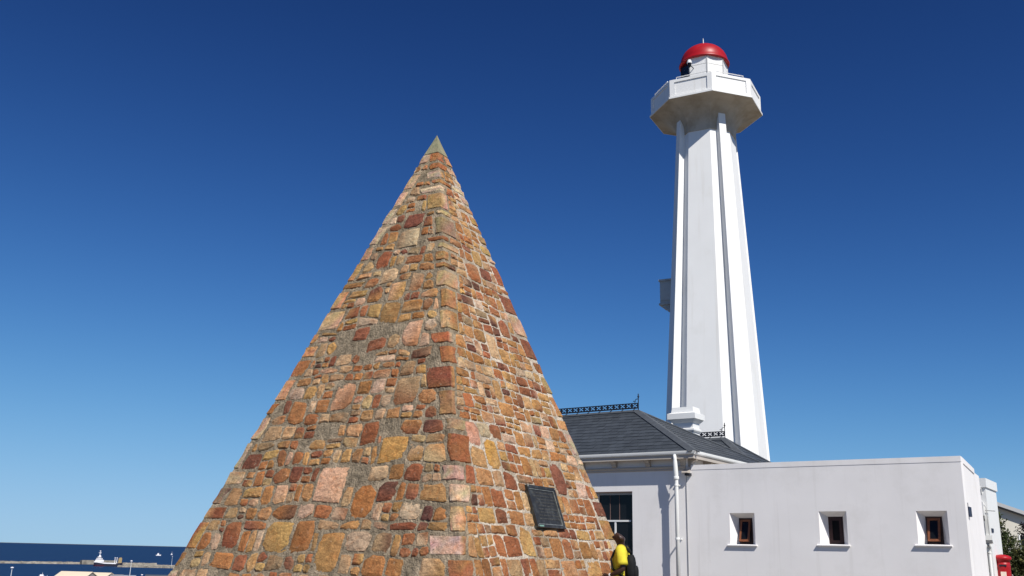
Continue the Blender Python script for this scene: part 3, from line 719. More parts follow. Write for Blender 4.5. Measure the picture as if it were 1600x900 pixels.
MB().hexa([(6.5, 3.736, -.2), (7.045, 3.736, -.2), (6.94, 5.2, -.2), (6.5, 5.2, -.2)], [(6.5, 3.736, 3.92), (7.045, 3.736, 3.92), (6.94, 5.2, 3.92), (6.5, 5.2, 3.92)]).build('side_wall', M['plaster'], A)
for ni, (xa, xb, za, zb) in enumerate(NICHES):
    e = 0.34; xi0, xi1 = xa + .145, xb - .195; zi0, zi1 = za + .012, zb - .125
    nm = MB(); yo = FY + .001; yi = FY + e
    O_ = [(xa, yo, za), (xb, yo, za), (xb, yo, zb), (xa, yo, zb)]; I_ = [(xi0, yi, zi0), (xi1, yi, zi0), (xi1, yi, zi1), (xi0, yi, zi1)]
    nm.add(O_ + I_, [(0, 1, 5, 4), (1, 2, 6, 5), (2, 3, 7, 6), (3, 0, 4, 7)])
    nm.build('window_recess', M['plaster'], A, fix=False)
    wf = MB(); b = .045
    yw0, yw1 = yi - .012, yi + .05
    wf.box(xi0, xi0 + b, yw0, yw1, zi0, zi1); wf.box(xi1 - b, xi1, yw0, yw1, zi0, zi1); wf.box(xi0 + b, xi1 - b, yw0, yw1, zi1 - b, zi1); wf.box(xi0 + b, xi1 - b, yw0, yw1, zi0, zi0 + b)
    w = wf.build('window', M['wood_shaded'], A)
    # top-hung sash, pushed open in the outer two windows
    sw, sh_ = (xi1 - xi0 - 2*b) / 2 - .002, zi1 - zi0 - 2*b - .004; c = .052
    sm = MB(); sm.box(-sw, -sw + c, -.02, .02, -sh_, 0); sm.box(sw - c, sw, -.02, .02, -sh_, 0); sm.box(-sw + c, sw - c, -.02, .02, -c, 0); sm.box(-sw + c, sw - c, -.02, .02, -sh_, -sh_ + c)
    sash = sm.build('sash', M['wood_shaded'] if ni == 1 else M['wood'], w); sash.location = ((xi0 + xi1) / 2, yi - .002, zi1 - b - .002); sash.rotation_euler = (rad(0 if ni == 1 else -17), 0, 0)
    MB().box(-sw + c, sw - c, -.004, .004, -sh_ + c, -c).build('pane', M['glass'], sash)
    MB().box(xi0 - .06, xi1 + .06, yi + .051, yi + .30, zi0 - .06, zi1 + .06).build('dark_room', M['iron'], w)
    s = MB(); s.prism([(FY - .001, za - .004), (FY - .001, za - .045), (FY - .06, za - .045), (FY - .065, za - .022)], 'x', xa - .085, xb + .05)
    s.build('sill', M['plaster'], A)
# wall lamp on the joint between annex and house
wl = MB(); wl.prism([(FY - .001, 3.86), (FY - .05, 3.87), (FY - .2, 3.80), (FY - .2, 3.77), (FY - .001, 3.77)], 'x', -.06, .13)
lam = wl.build('wall_lamp', M['cream'], A)
MB().box(.02, .17, FY - .15, FY - .0015, 3.70, 3.769).build('lamp_housing', M['iron'], lam)
MB().tube([(.004, -.02, 3.72), (.004, -.02, 0)], .010, 6).build('conduit', M['grey_frame'], A)
MB().box(7.302, 7.37, .52, .86, 2.56, 2.80).build('number_plate', M['blue_sign'], A)
MB().box(7.29, 7.345, .60, .62, 2.80, 2.90).build('plate_hanger', M['steel'], A)

# rear porch at the far end of the annex
Pp = empty('rear_porch', HO, HYAW)
tag(Pp, 'narrow white porch pier with a corbel, between the annex and red post box', 'porch')
MB().box(5.4, 6.81, 7.0, 9.0, -.2, 3.72).build('pier', M['trim'], Pp)
MB().box(5.35, 6.85, 6.94, 9.04, 3.7205, 4.0).build('parapet_block', M['trim'], Pp)
MB().prism([(6.939, 3.60), (6.999, 3.5), (6.999, 3.719), (6.90, 3.719), (6.90, 3.66)], 'x', 6.2, 6.70).build('cornice', M['trim'], Pp)
bxm = MB().box(6.42, 6.72, 6.83, 6.999, 2.86, 3.28); bxo = bxm.build('wall_box', M['white_plastic'], Pp)
MB().prism([(6.84, 2.859), (6.999, 2.859), (6.999, 2.72)], 'x', 6.43, 6.71).build('box_base', M['grey_frame'], bxo)
MB().tube([(6.45, 6.93, 3.36), (6.62, 6.93, 3.36), (6.78, 6.93, 3.10), (6.80, 6.93, 2.05)], .012, 6).build('conduit', M['grey_frame'], Pp)
MB().tube([(6.74, 6.96, 3.02), (7.02, 6.96, 3.0)], .010, 6).build('bracket_arm', M['steel'], Pp)
MB().prism([(6.999, 2.28), (6.88, 2.28), (6.86, 2.14), (6.92, 2.06), (6.999, 2.04)], 'x', 6.42, 6.87).build('corbel', M['trim'], Pp)
for x in (6.52, 6.65, 6.78): MB().lathe([(.05, 2.035), (.045, 1.95), (.005, 1.86)], 10, (x, 6.95)).build('corbel_drop', M['trim'], Pp)
for x in (6.58, 6.72): MB().lathe([(.05, -.1), (.045, 1.72), (.06, 1.76), (.06, 1.80)], 10, (x, 6.985)).build('rib', M['trim'], Pp)
MB().box(6.811, 6.83, 7.25, 7.6, 2.38, 2.50).build('name_plate', M['blue_sign'], Pp)

# ================================================================== LIGHTHOUSE
TX, TY = 9.43, 42.97
T = empty('lighthouse', (TX, TY, 0), rad(-5.3))       # local -Y is the near corner of the octagon
tag(T, 'tall white octagonal lighthouse with corner piers, flared gallery and red dome', 'lighthouse')
def dv(a, r, z): return (r * math.sin(rad(a)), -r * math.cos(rad(a)), z)
def octo(R, z, rot=0.0): return [dv(rot + 45 * k, R, z) for k in range(8)]
def Rz(z): return 2.493 - 0.0525 * z
ZS = 21.25
MB().loft([octo(Rz(-.2), -.2)] + [octo(Rz(z), z) for z in (5, 10, 15, ZS)]).build('tower_shaft', M['tower_white'], T)
for k in range(4):
    a = 22.5 + 90 * k; rings = []
    ra = rad(a); n = Vector((math.sin(ra), -math.cos(ra), 0)); e = Vector((math.cos(ra), math.sin(ra), 0))
    for z in (-.2, 10, 22.25):
        R = Rz(z); ro_, w2 = R * (0.9239 + .214), R * .132; ri = R * .5
        rings.append([n * ri - e * w2 + Vector((0, 0, z)), n * ro_ - e * w2 + Vector((0, 0, z)), n * ro_ + e * w2 + Vector((0, 0, z)), n * ri + e * w2 + Vector((0, 0, z))])
    MB().loft(rings).build('pier', M['tower_white'], T)
R0 = Rz(ZS) + .045; cov = [octo(Rz(ZS) + .045, ZS + .001), octo(R0, ZS + .12)]
RG, ZG = 2.74, 22.55
for k in range(1, 13):
    t = k / 12 * PI / 2; cov.append(octo(R0 + (RG - R0) * (1 - math.cos(t)), ZS + .12 + (ZG - ZS - .12) * math.sin(t)))
MB().loft(cov).build('gallery_soffit', M['soffit'], T)
MB().loft([octo(RG + .03, ZG), octo(RG + .03, ZG + .09)]).build('gallery_floor', M['tower_white'], T)
# parapet: corner posts, rails and recessed panels on each side
RP = 2.70; ZP0, ZP1 = ZG + .0905, ZG + 1.0
def slab(a, r_in, r_out, x0, x1, z0, z1, name, mat, parent):
    ra = rad(a); n = Vector((math.sin(ra), -math.cos(ra), 0)); e = Vector((math.cos(ra), math.sin(ra), 0)); Zv = Vector((0, 0, 1))
    b = [n*r_in + e*x0 + Zv*z0, n*r_in + e*x1 + Zv*z0, n*r_out + e*x1 + Zv*z0, n*r_out + e*x0 + Zv*z0]
    return MB().hexa(b, [p + Zv*(z1 - z0) for p in b]).build(name, mat, parent)
ap = RP * math.cos(rad(22.5)); hs = RP * math.sin(rad(22.5))
for k in range(8):
    MB().loft([[dv(45*k + da, rr_, z) for da, rr_ in ((-4.6, RP*.9239/math.cos(rad(17.9))), (0, RP), (4.6, RP*.9239/math.cos(rad(17.9))), (3.6, RP - .14), (-3.6, RP - .14))] for z in (ZP0, ZP1)]).build('parapet_post', M['tower_white'], T)
    a = 22.5 + 45 * k; x = hs - .225
    slab(a, ap - .12, ap - .045, -x, x, ZP0, ZP1 - .141, 'parapet_panel', M['tower_white'], T)
    slab(a, ap - .12, ap - .004, -x, x, ZP1 - .14, ZP1, 'parapet_rail', M['tower_white'], T)
    slab(a, ap - .044, ap - .004, -x, x, ZP0, ZP0 + .12, 'parapet_rail', M['tower_white'], T)
    rl = MB(); ra = rad(a); n = Vector((math.sin(ra), -math.cos(ra), 0)); e = Vector((math.cos(ra), math.sin(ra), 0))
    p = lambda x, z: n * (ap - .07) + e * x + Vector((0, 0, z))
    rl.tube([p(-x+.1, ZP1 + .001), p(-x+.1, ZP1 + .12), p(x-.1, ZP1 + .12), p(x-.1, ZP1 + .001)], .02, 6)
    rl.build('guard_rail', M['trim'], T)
# lantern
RLn = 1.17; LZ0, LZ1 = ZG + .095, 25.33
MB().loft([octo(RLn - .05, LZ0), octo(RLn - .05, LZ1)]).build('lantern_core', M['iron'], T)
apl = RLn * .9239; hsl = RLn * math.sin(rad(22.5))
for k in range(8):
    a = 22.5 + 45 * k; blind = k in (0, 1, 2, 7)
    zz = [LZ0, 23.55, 24.42, 24.88, LZ1]
    for z0, z1 in zip(zz[:-1], zz[1:]):
        solid = blind or z1 < 23.6  # white blank panel, otherwise a dark glass pane
        slab(a, apl - .06, apl - (0.012 if solid else .03), -hsl + .022, hsl - .022, z0 + .012, z1 - .012, 'lantern_panel' if solid else 'lantern_pane', M['tower_white'] if solid else M['glass'], T)
    b_ = MB(); b_.loft([[dv(45*k + q, r_, z) for q, r_ in ((-1.6, RLn - .004), (0, RLn + .006), (1.6, RLn - .004), (1.6, RLn - .06), (-1.6, RLn - .06))] for z in (LZ0, LZ1)])
    b_.build('glazing_bar', M['grey_frame'] if blind else M['iron'], T)
ve = MB(); ve.prism([(.16 * math.cos(PI*q/8), .16 * math.sin(PI*q/8)) for q in range(9)], 'y', -.02, .02)
v_ = ve.build('vent_hood', M['iron'], T); ra = rad(22.5); v_.location = Vector((math.sin(ra), -math.cos(ra), 0)) * apl + Vector((0, 0, 24.20)); v_.rotation_euler = (0, 0, ra)
dm = MB()
RD = 1.20
prof = [(RD - .10, 25.30), (RD + .04, 25.28), (RD + .06, 25.33), (RD - .02, 25.42)] + [((RD - .02) * math.cos(t), 25.42 + 1.01 * math.sin(t)) for t in [rad(x) for x in (8, 18, 28, 38, 48, 58, 68, 78, 86)]] + [(.09, 26.45), (.09, 26.50), (.03, 26.52)]
dm.lathe(prof, 40); dome = dm.build('dome', M['red'], T, smooth=True)
MB().lathe([(.055, 26.521), (.05, 26.57), (.02, 26.66), (.028, 26.69), (.008, 26.90)], 10).build('finial', M['white_plastic'], T, smooth=True)
# outside lamp on the gallery
la = empty('gallery_lamp', (0, 0, 0)); bpy.data.objects.remove(la)
ang = -35; lp = Vector(dv(ang, 1.50, 0)); lq = Vector(dv(ang, 1.10, 0)); lz = 24.62
gl = MB().tube([lq + Vector((0, 0, lz + .10)), lp + Vector((0, 0, lz + .16)), lp + Vector((0, 0, lz + .30))], .022, 8).build('lamp_arm', M['iron'], T)
MB().lathe([(.125, lz + .20), (.12, lz + .27), (.08, lz + .38), (.015, lz + .41)], 14, (lp.x, lp.y)).build('lamp_hood', M['white_plastic'], gl)
MB().lathe([(.03, lz - .02), (.08, lz + .04), (.095, lz + .14), (.10, lz + .199)], 14, (lp.x, lp.y)).build('lamp_globe', M['glass'], gl)
# small oriel box on the left flank
a = -112.5; ra = rad(a); n = Vector((math.sin(ra), -math.cos(ra), 0)); e = Vector((math.cos(ra), math.sin(ra), 0))
zb = 13.05
def ob(x0, x1, r0_, r1_, z0, z1, name, mat=M['shade_grey'], par=T):
    b = [n*r0_ + e*x0 + Vector((0, 0, z0)), n*r0_ + e*x1 + Vector((0, 0, z0)), n*r1_ + e*x1 + Vector((0, 0, z0)), n*r1_ + e*x0 + Vector((0, 0, z0))]
    return MB().hexa(b, [p + Vector((0, 0, z1 - z0)) for p in b]).build(name, mat, par)
rb = Rz(zb) * .92
orl = ob(-.52, .52, rb - .1, rb + .72, zb, zb + 1.08, 'oriel_balcony')
ob(-.44, .44, rb + .7201, rb + .74, zb + .12, zb + .92, 'balcony_panel', M['shade_grey'], orl)
ob(.5201, .55, rb + .12, rb + .70, zb + .12, zb + .92, 'balcony_panel', M['shade_grey'], orl)
ob(-.58, .58, rb - .1, rb + .77, zb + 1.081, zb + 1.17, 'balcony_coping', M['shade_grey'], orl)
ob(-.56, .56, rb - .1, rb + .77, zb - .09, zb - .001, 'balcony_slab', M['shade_grey'], orl)
for x in (-.4, .4):
    br = MB(); pts = [(-.1, -.095), (.64, -.095), (.62, -.20), (.48, -.27), (.30, -.42), (.22, -.50), (.08, -.50), (-.1, -.58)]
    A3 = [n*(rb + p[0]) + e*(x - .09) + Vector((0, 0, zb + p[1])) for p in pts]; B3 = [n*(rb + p[0]) + e*(x + .09) + Vector((0, 0, zb + p[1])) for p in pts]
    br.loft([A3, B3]).build('balcony_bracket', M['shade_grey'], orl)

# ================================================================== PERSON
def skin_mesh(name, V, Ed, mats, parent, root=0, sub=2):
    me = bpy.data.meshes.new(name); me.from_pydata([v[0] for v in V], Ed, [])
    o = bpy.data.objects.new(name, me); COL.objects.link(o)
    md = o.modifiers.new('skin', 'SKIN'); md.use_smooth_shade = True
    for i, v in enumerate(V):
        sv = me.skin_vertices[0].data[i]; sv.radius = (v[1], v[1]); sv.use_root = (i == root)
    sb = o.modifiers.new('sub', 'SUBSURF'); sb.levels = sub; sb.render_levels = sub
    dg = bpy.context.evaluated_depsgraph_get(); dg.update()
    nm = bpy.data.meshes.new_from_object(o.evaluated_get(dg)); nm.name = name
    bpy.data.objects.remove(o); bpy.data.meshes.remove(me)
    nm.materials.clear(); nm.materials.append(mats); nm.polygons.foreach_set('use_smooth', [True] * len(nm.polygons))
    o = bpy.data.objects.new(name, nm); COL.objects.link(o); o.parent = parent
    return o
PE = empty('person', (1.845, 15.75, 0.0), rad(166))      # local +X is forward
tag(PE, 'person in a yellow t-shirt with a dark backpack, head raised, facing the pyramid', 'person')
V = []; Ed = []
def vt(p, r, par=None):
    V.append((p, r)); i = len(V) - 1
    if par is not None: Ed.append((par, i))
    return i
pel = vt((0, 0, .96), .12); bel = vt((.02, 0, 1.12), .115, pel); chs = vt((.0, 0, 1.34), .125, bel); nb_ = vt((-.03, 0, 1.49), .062, chs); nt = vt((.0, 0, 1.56), .056, nb_)
sk = vt((.022, 0, 1.640), .097, nt); tp = vt((-.016, 0, 1.700), .084, sk)
jw = vt((.092, 0, 1.605), .046, sk); ns = vt((.138, 0, 1.668), .016, sk); br_ = vt((.090, 0, 1.708), .038, sk)
for s in (1, -1):
    vt((-.012, s * .103, 1.65), .018, sk)
    sh = vt((-.02, s * .17, 1.455), .062, chs); elb = vt((-.065, s * .245, 1.19), .052, sh); fo = vt((.02, s * .235, 1.14), .045, elb); wr = vt((.15, s * .17, 1.085), .026, fo); pa = vt((.20, s * .13, 1.07), .034, wr)
    for k, (dx, dy, dz, ln) in enumerate(((.05, -.01, .03, .06), (.055, -.03, .012, .075), (.055, -.035, -.006, .08), (.05, -.035, -.022, .07), (.035, -.03, -.038, .055))):
        kn = vt((.20 + dx, s * (.13 + dy), 1.07 + dz), .0095, pa); d = Vector((dx, s * dy * 1.8, dz - .02)).normalized() * ln * .6
        vt((.20 + dx + d.x, s * (.13 + dy) + d.y, 1.07 + dz + d.z), .0075, kn)
    hp = vt((0, s * .095, .88), .095, pel); kn = vt((.015, s * .105, .50), .062, hp); ak = vt((-.01, s * .11, .09), .042, kn); vt((.12, s * .12, .045), .036, ak)
body = skin_mesh('body', V, Ed, M['skin'], PE)
for s in (1, -1):
    MB().lathe([(.008, -.004), (.010, .0), (.004, .006)], 8).build('eye', M['white_plastic'], PE, loc=(.098, s * .034, 1.675))
shirt = MB()
sec = [(.84, .005, .125, .180), (.93, .015, .130, .178), (1.05, .03, .130, .170), (1.18, .03, .126, .168), (1.30, .012, .126, .182), (1.40, -.005, .118, .198), (1.46, -.018, .108, .185), (1.505, -.03, .085, .120), (1.535, -.028, .068, .074)]
nn = 28; rp = random.Random(4)
shirt.loft([[(c + a * math.cos(2*PI*i/nn) * (1 + .03 * math.sin(5*i + z*30)), b * math.sin(2*PI*i/nn) * (1 + .02 * math.sin(3*i + z*20)), z) for i in range(nn)] for z, c, a, b in sec], False, False)
for s in (1, -1):
    shirt.tube([(-.018, s*.10, 1.475), (-.02, s*.175, 1.455), (-.035, s*.215, 1.39), (-.055, s*.243, 1.28), (-.06, s*.25, 1.245)], [.085, .088, .082, .083, .086], 14)
shirt.build('t_shirt', M['yellow'], PE, smooth=True, fix=False)
V = []; Ed = []
p0 = vt((0, 0, .93), .145); 
for s in (1, -1):
    h_ = vt((0, s*.10, .84), .105, p0); k_ = vt((.015, s*.108, .50), .085, h_); vt((-.01, s*.112, .10), .075, k_)
skin_mesh('trousers', V, Ed, M['denim'], PE)
for s in (1, -1):
    sh = MB(); sh.loft([[(.06 + .15 * math.cos(2*PI*i/16) * k, s*.118 + .055 * math.sin(2*PI*i/16) * k, z) for i in range(16)] for z, k in ((.0, .95), (.03, 1.0), (.07, .86), (.105, .5))])
    sh.build('shoe', M['black_cloth'], PE, smooth=True)
MB().tube([(.135, .178, 1.091), (.150, .170, 1.085)], .033, 12).build('wristwatch', M['white_plastic'], PE)
BP = empty('backpack', (1.845, 15.75, 0.0), rad(166)); PE.scale = BP.scale = (1.02, 1.02, 1.02); tag(BP, 'black backpack worn by the person in the yellow t-shirt', 'backpack')
def sblock(x0, x1, y0, y1, z0, z1, p=4, n=20):
    mb = MB(); rings = []
    cxm, cym = (x0+x1)/2, (y0+y1)/2; hx, hy = (x1-x0)/2, (y1-y0)/2
    for t in (0, .04, .12, .3, .5, .7, .88, .96, 1.0):
        k = (1 - abs(2*t - 1) ** p) ** (1/p) if t not in (0, 1) else .55
        rings.append([(cxm + hx*k*math.copysign(abs(math.cos(2*PI*i/n)) ** .6, math.cos(2*PI*i/n)), cym + hy*k*math.copysign(abs(math.sin(2*PI*i/n)) ** .6, math.sin(2*PI*i/n)), z0 + (z1-z0)*t) for i in range(n)])
    return mb.loft(rings)
sblock(-.235, -.085, -.135, .135, 1.0, 1.40, 3).build('main_bag', M['black_cloth'], BP, smooth=True)
sblock(-.275, -.19, -.10, .10, 1.01, 1.24, 3).build('front_pocket', M['black_cloth'], BP, smooth=True)
for s in (1, -1):
    MB().tube([(-.15, s*.085, 1.43), (-.09, s*.10, 1.535), (.0, s*.105, 1.53), (.085, s*.11, 1.45), (.135, s*.13, 1.33), (.11, s*.165, 1.18), (-.02, s*.195, 1.09), (-.16, s*.13, 1.04)], .018, 8).build('shoulder_strap', M['black_cloth'], BP, smooth=True)

# ================================================================== POST BOX
PB = empty('pillar_post_box', (15.34, 30.36, 0)); PB.scale = (.86, .86, 1.0); tag(PB, 'red cylindrical post box half hidden behind the white porch', 'post box')
MB().lathe([(.30, 0), (.30, .18), (.26, .22), (.255, 1.30), (.262, 1.34), (.262, 1.38), (.255, 1.42), (.255, 1.50)], 32).build('body', M['red'], PB, smooth=True)
MB().lathe([(.262, 1.501), (.262, 1.56), (.31, 1.575), (.315, 1.635), (.30, 1.665), (.20, 1.71), (.02, 1.735)], 32).build('cap', M['red'], PB, smooth=True)
q = Vector((-.42, -.9, 0)).normalized(); ex = Vector((.9, -.42, 0)).normalized()
def onbox(x0, x1, z0, z1, d0, d1, name, mat):
    b = [ex*x0 + q*d0 + Vector((0, 0, z0)), ex*x1 + q*d0 + Vector((0, 0, z0)), ex*x1 + q*d1 + Vector((0, 0, z0)), ex*x0 + q*d1 + Vector((0, 0, z0))]
    return MB().hexa(b, [p + Vector((0, 0, z1 - z0)) for p in b]).build(name, mat, PB)
onbox(-.12, .12, 1.38, 1.43, .22, .272, 'posting_slot', M['iron']); onbox(-.09, .09, 1.0, 1.22, .22, .268, 'notice_plate', M['notice']); onbox(-.13, .13, .4, .95, .2, .262, 'door', M['red'])

# ================================================================== TREES AND NEIGHBOURING HOUSE
def tree(name, loc, label, clumps, trunk_h, n, size, cols, seed, cat='tree'):
    t = empty(name, loc); tag(t, label, cat); r = random.Random(seed)
    tr = MB(); tr.tube([(0, 0, -.1), (.03, .02, trunk_h * .5), (0, .03, trunk_h)], [.11, .085, .05], 8)
    for c in clumps:
        c0 = Vector(c[0]); a = Vector((0, 0, min(trunk_h * .8, max(.3, c0.z - c[1][2] * .6)))); tr.tube([a, (a + c0) / 2 + Vector((r.uniform(-.1, .1), r.uniform(-.1, .1), .05)), c0], [.05, .035, .012], 6)
    tr.build('trunk', M['bark'], t, smooth=True)
    cr = MB(); tot = sum(c[1][0] * c[1][1] * c[1][2] for c in clumps)
    for c in clumps:
        c0, rd = Vector(c[0]), c[1]; k = int(n * rd[0] * rd[1] * rd[2] / tot)
        # twigs: short sprays of leaves
        for _ in range(max(4, k // 9)):
            d = Vector((r.gauss(0, 1), r.gauss(0, 1), r.gauss(0, 1))).normalized(); rr_ = r.uniform(.35, 1.08) ** .6
            base = c0 + Vector((d.x * rd[0], d.y * rd[1], d.z * rd[2])) * rr_
            dirv = (d + Vector((r.uniform(-.6, .6), r.uniform(-.6, .6), r.uniform(0, .9)))).normalized()
            col = r.choice(cols); kk = r.uniform(.65, 1.35)
            for q_ in range(9):
                p = base + dirv * (q_ * size * .55) + Vector((r.uniform(-1, 1), r.uniform(-1, 1), r.uniform(-1, 1))) * size * .7
                a = Vector((r.uniform(-1, 1), r.uniform(-1, 1), r.uniform(-.6, 1))).normalized(); b = a.cross(Vector((r.uniform(-1, 1), r.uniform(-1, 1), r.uniform(-1, 1)))).normalized()
                s_ = size * r.uniform(.7, 1.3); k2 = kk * r.uniform(.85, 1.15)
                cr.add([p - a*s_, p + b*s_*.45, p + a*s_, p - b*s_*.45], [(0, 1, 2, 3)], tuple(x * k2 for x in col))
    cr.build('crown', M['leaf'], t, fix=False)
GR = [(0.06, 0.085, 0.028), (0.08, 0.10, 0.033), (0.05, 0.07, 0.03), (0.11, 0.115, 0.04)]
tree('leafy_tree', (20.15, 40.6, 0), 'dark green tree rising behind the red post box', [((0, 0, 2.6), (.55, .6, 1.0)), ((.25, -.1, 1.9), (.75, .7, .8)), ((-.3, .1, 1.8), (.7, .7, .9)), ((.5, 0, 1.3), (.8, .7, .8)), ((-.3, 0, 1.0), (.9, .8, .8))], 2.4, 20000, .055, GR, 1)
tree('leafy_shrub', (21.5, 39.2, 0), 'olive green shrub at the right edge, below the neighbouring house', [((0, 0, 1.55), (.9, .8, .75)), ((-.6, .1, 1.3), (.7, .7, .7)), ((.7, 0, 1.4), (.8, .7, .7)), ((0, -.3, .8), (1.2, .9, .7)), ((-.15, .1, 2.15), (.4, .4, .4))], 1.5, 20000, .055, [(0.08, 0.09, 0.028), (0.11, 0.105, 0.035), (0.065, 0.075, 0.028)], 2, 'shrub')
tree('plum_tree', (19.35, 35.6, 0), 'small tree with dark purplish leaves at the right edge of the picture', [((0.25, 0, 2.75), (.50, .5, .36)), ((-.25, 0, 2.62), (.28, .3, .24)), ((.15, 0, 3.02), (.25, .25, .2))], 2.5, 4500, .045, [(0.016, 0.008, 0.016), (0.024, 0.012, 0.018), (0.014, 0.016, 0.012)], 3)

NH = empty('neighbouring_house', (29.6, 58.4, 0), rad(-8)); tag(NH, 'pale house with a sloping grey roof partly hidden by trees at the right edge', 'house')
MB().prism([(0, -.2), (7, -.2), (7, 2.3), (0, 4.75)], 'y', 0, 7).build('wall', M['cream_wall'], NH)
MB().prism([(-.25, 4.84), (7.3, 2.20), (7.3, 2.48), (-.25, 5.10)], 'y', -.35, 7.3).build('roof', M['grey_roof'], NH)
MB().prism([(-.26, 4.90), (7.3, 2.26), (7.3, 2.50), (-.26, 5.12)], 'y', -.40, -.352).build('bargeboard', M['grey_frame'], NH)
w = MB().box(1.0, 1.9, -.05, -.002, 2.2, 3.2).build('window', M['trim'], NH); MB().box(1.08, 1.82, -.07, -.051, 2.28, 3.12).build('pane', M['glass'], w)

# ================================================================== HARBOUR
def polar(b, d): return (d * math.sin(rad(b)), d * math.cos(rad(b)))
def slab_poly(pts, z0, z1): return MB().loft([[(x, y, z0) for x, y in pts], [(x, y, z1) for x, y in pts]])
tag(slab_poly([polar(-25.0, 1500), polar(-24.6, 1700), polar(-21.5, 1720), polar(-17, 1650), polar(-12, 1600), polar(-12, 1100), polar(-25, 1100)], SEA - 4, -55).build('quay', M['conc']), kind='structure')
tag(slab_poly([polar(-29, 1150), polar(-26, 1150), polar(-26, 950), polar(-29, 950)], SEA - 4, -55).build('jetty', M['conc']), kind='structure')
def breakwater(pts, wd, ht, seed):
    r = random.Random(seed); mb = MB(); P = []
    for (a, b) in zip(pts[:-1], pts[1:]):
        for k in range(40): P.append(Vector(a).lerp(Vector(b), k / 40))
    P.append(Vector(pts[-1])); rings = []
    for i, p in enumerate(P):
        d = (P[min(i+1, len(P)-1)] - P[max(i-1, 0)]).normalized(); n_ = Vector((-d.y, d.x))
        j = lambda s: r.uniform(-s, s)
        rings.append([(p.x + n_.x*o_, p.y + n_.y*o_, SEA + z_) for o_, z_ in ((-wd - j(2), -2), (-wd*.6 + j(2), ht*.55 + j(1)), (-wd*.3, ht + j(.8)), (wd*.3, ht + j(.8)), (wd*.6 + j(2), ht*.55), (wd, -2))])
    mb.loft(rings); return mb.build('breakwater', M['rubble'])
tag(breakwater([(-1900, 2440), (-1434, 2809), (-1258, 2950), (-1080, 3060)], 16, 6, 1), kind='structure')
tag(breakwater([(-1075, 2790), (-1000, 2800), (-870, 2800), (-700, 2830)], 14, 6, 2), kind='structure')
tag(breakwater([(-1052, 2690), (-960, 2700), (-860, 2705), (-740, 2715)], 10, 4.5, 3), kind='structure')
dk = empty('dock_wall', (0, 0, 0)); bpy.data.objects.remove(dk)
tag(slab_poly([(-1262, 2935), (-1180, 2990), (-1170, 2975), (-1250, 2920)], SEA - 2, SEA + 12).build('dock_wall', M['rubble']), kind='structure')

S = empty('cargo_ship', (-1097, 2733, SEA), rad(21.8)); tag(S, 'white-decked supply ship with maroon hull moored at the breakwater', 'ship')   # local +X towards the bow
hull = MB()
def hs_(x, w, z): return [(x, -w, z), (x, w, z)]
st = [(-37, 5, 7.5, 12), (-30, 8, 8.5, 12), (-10, 8, 8.5, 9), (20, 8, 8.5, 8.5), (30, 6, 7.5, 9.5), (37, 1.0, 3.0, 11)]
hull.loft([[(x, -wb*.8, -1), (x, -wt, zt), (x, wt, zt), (x, wb*.8, -1)] for x, wb, wt, zt in st]); hull.build('hull', [M['hull_dark']], S)
MB().loft([[(x, -wb*.8 - .3, -.5), (x, -wt*.95 - .3, 4), (x, wt*.95 + .3, 4), (x, wb*.8 + .3, -.5)] for x, wb, wt, zt in st[:3]]).build('lower_hull', M['hull'], S)
MB().loft([[(x, -wt - .2, zt - 1.8), (x, -wt - .2, zt + .8), (x, wt + .2, zt + .8), (x, wt + .2, zt - 1.8)] for x, wb, wt, zt in st[:4]]).build('bulwark', M['ship_white'], S)
sup = MB().box(-34, -12, -7.5, 7.5, 12, 17).box(-32, -16, -7, 7, 17.001, 21.5).box(-29, -20, -6, 6, 21.501, 26); sup.build('superstructure', M['ship_white'], S)
for z, x0, x1 in ((23, -28.8, -20.2), (18.5, -31.5, -16.5)): MB().box(x0, x1, -7.25 if z < 20 else -6.2, -6.9 if z < 20 else -5.9, z, z + 1.6).build('window_band', M['glass'], S)
MB().box(-26, -21, -3, 3, 26.001, 29).tube([(-24, 0, 29), (-24, 0, 41)], [.9, .4], 8).box(-27.5, -20.5, -.6, .6, 35, 36.2).box(-25.6, -22.4, -1.2, 1.2, 39.5, 41.5).build('mast', M['ship_white'], S)
for x in (16, 21): MB().tube([(x, 0, 8), (x, 0, 24)], .8, 8).box(x - 1.5, x + 1.5, -1, 1, 23, 24.2).build('deck_post', M['ship_white'], S)
MB().box(25, 34, -5, 5, 9.5, 22).build('deck_house', M['tan'], S); MB().box(27, 33, -4, 4, 22.001, 24).build('deck_house_top', M['tan'], S)

def gable_shed(name, label, b, d, rz, L, W, z0, ze, zr, wall, roof):
    x, y = polar(b, d); t = empty(name, (x, y, z0), rad(rz)); tag(t, label, 'shed', 'harbour sheds')
    he, hr = ze - z0, zr - z0
    MB().prism([(-W/2, 0), (W/2, 0), (W/2, he), (0, hr - .6), (-W/2, he)], 'x', -L/2, L/2).build('wall', wall, t)
    MB().prism([(-W/2 - 1, he - .1), (-W/2 - 1, he + .5), (0, hr + .5), (0, hr - .1)], 'x', -L/2 - 1, L/2 + 1).build('roof_slope', roof, t)
    MB().prism([(W/2 + 1, he - .1), (0.001, hr - .1), (0.001, hr + .5), (W/2 + 1, he + .5)], 'x', -L/2 - 1, L/2 + 1).build('roof_slope', roof, t)
    return t
gable_shed('harbour_shed', 'long harbour shed with a pale cream roof, left of the grey block', -23.35, 1560, -6, 46, 44, -55, -47.5, -38.2, M['shed_wall'], M['shed_roof'])
gable_shed('harbour_shed', 'shorter pale-roofed harbour shed between the long shed and grey block', -22.2, 1600, -6, 34, 36, -55, -47.0, -40.2, M['shed_wall'], M['shed_roof'])
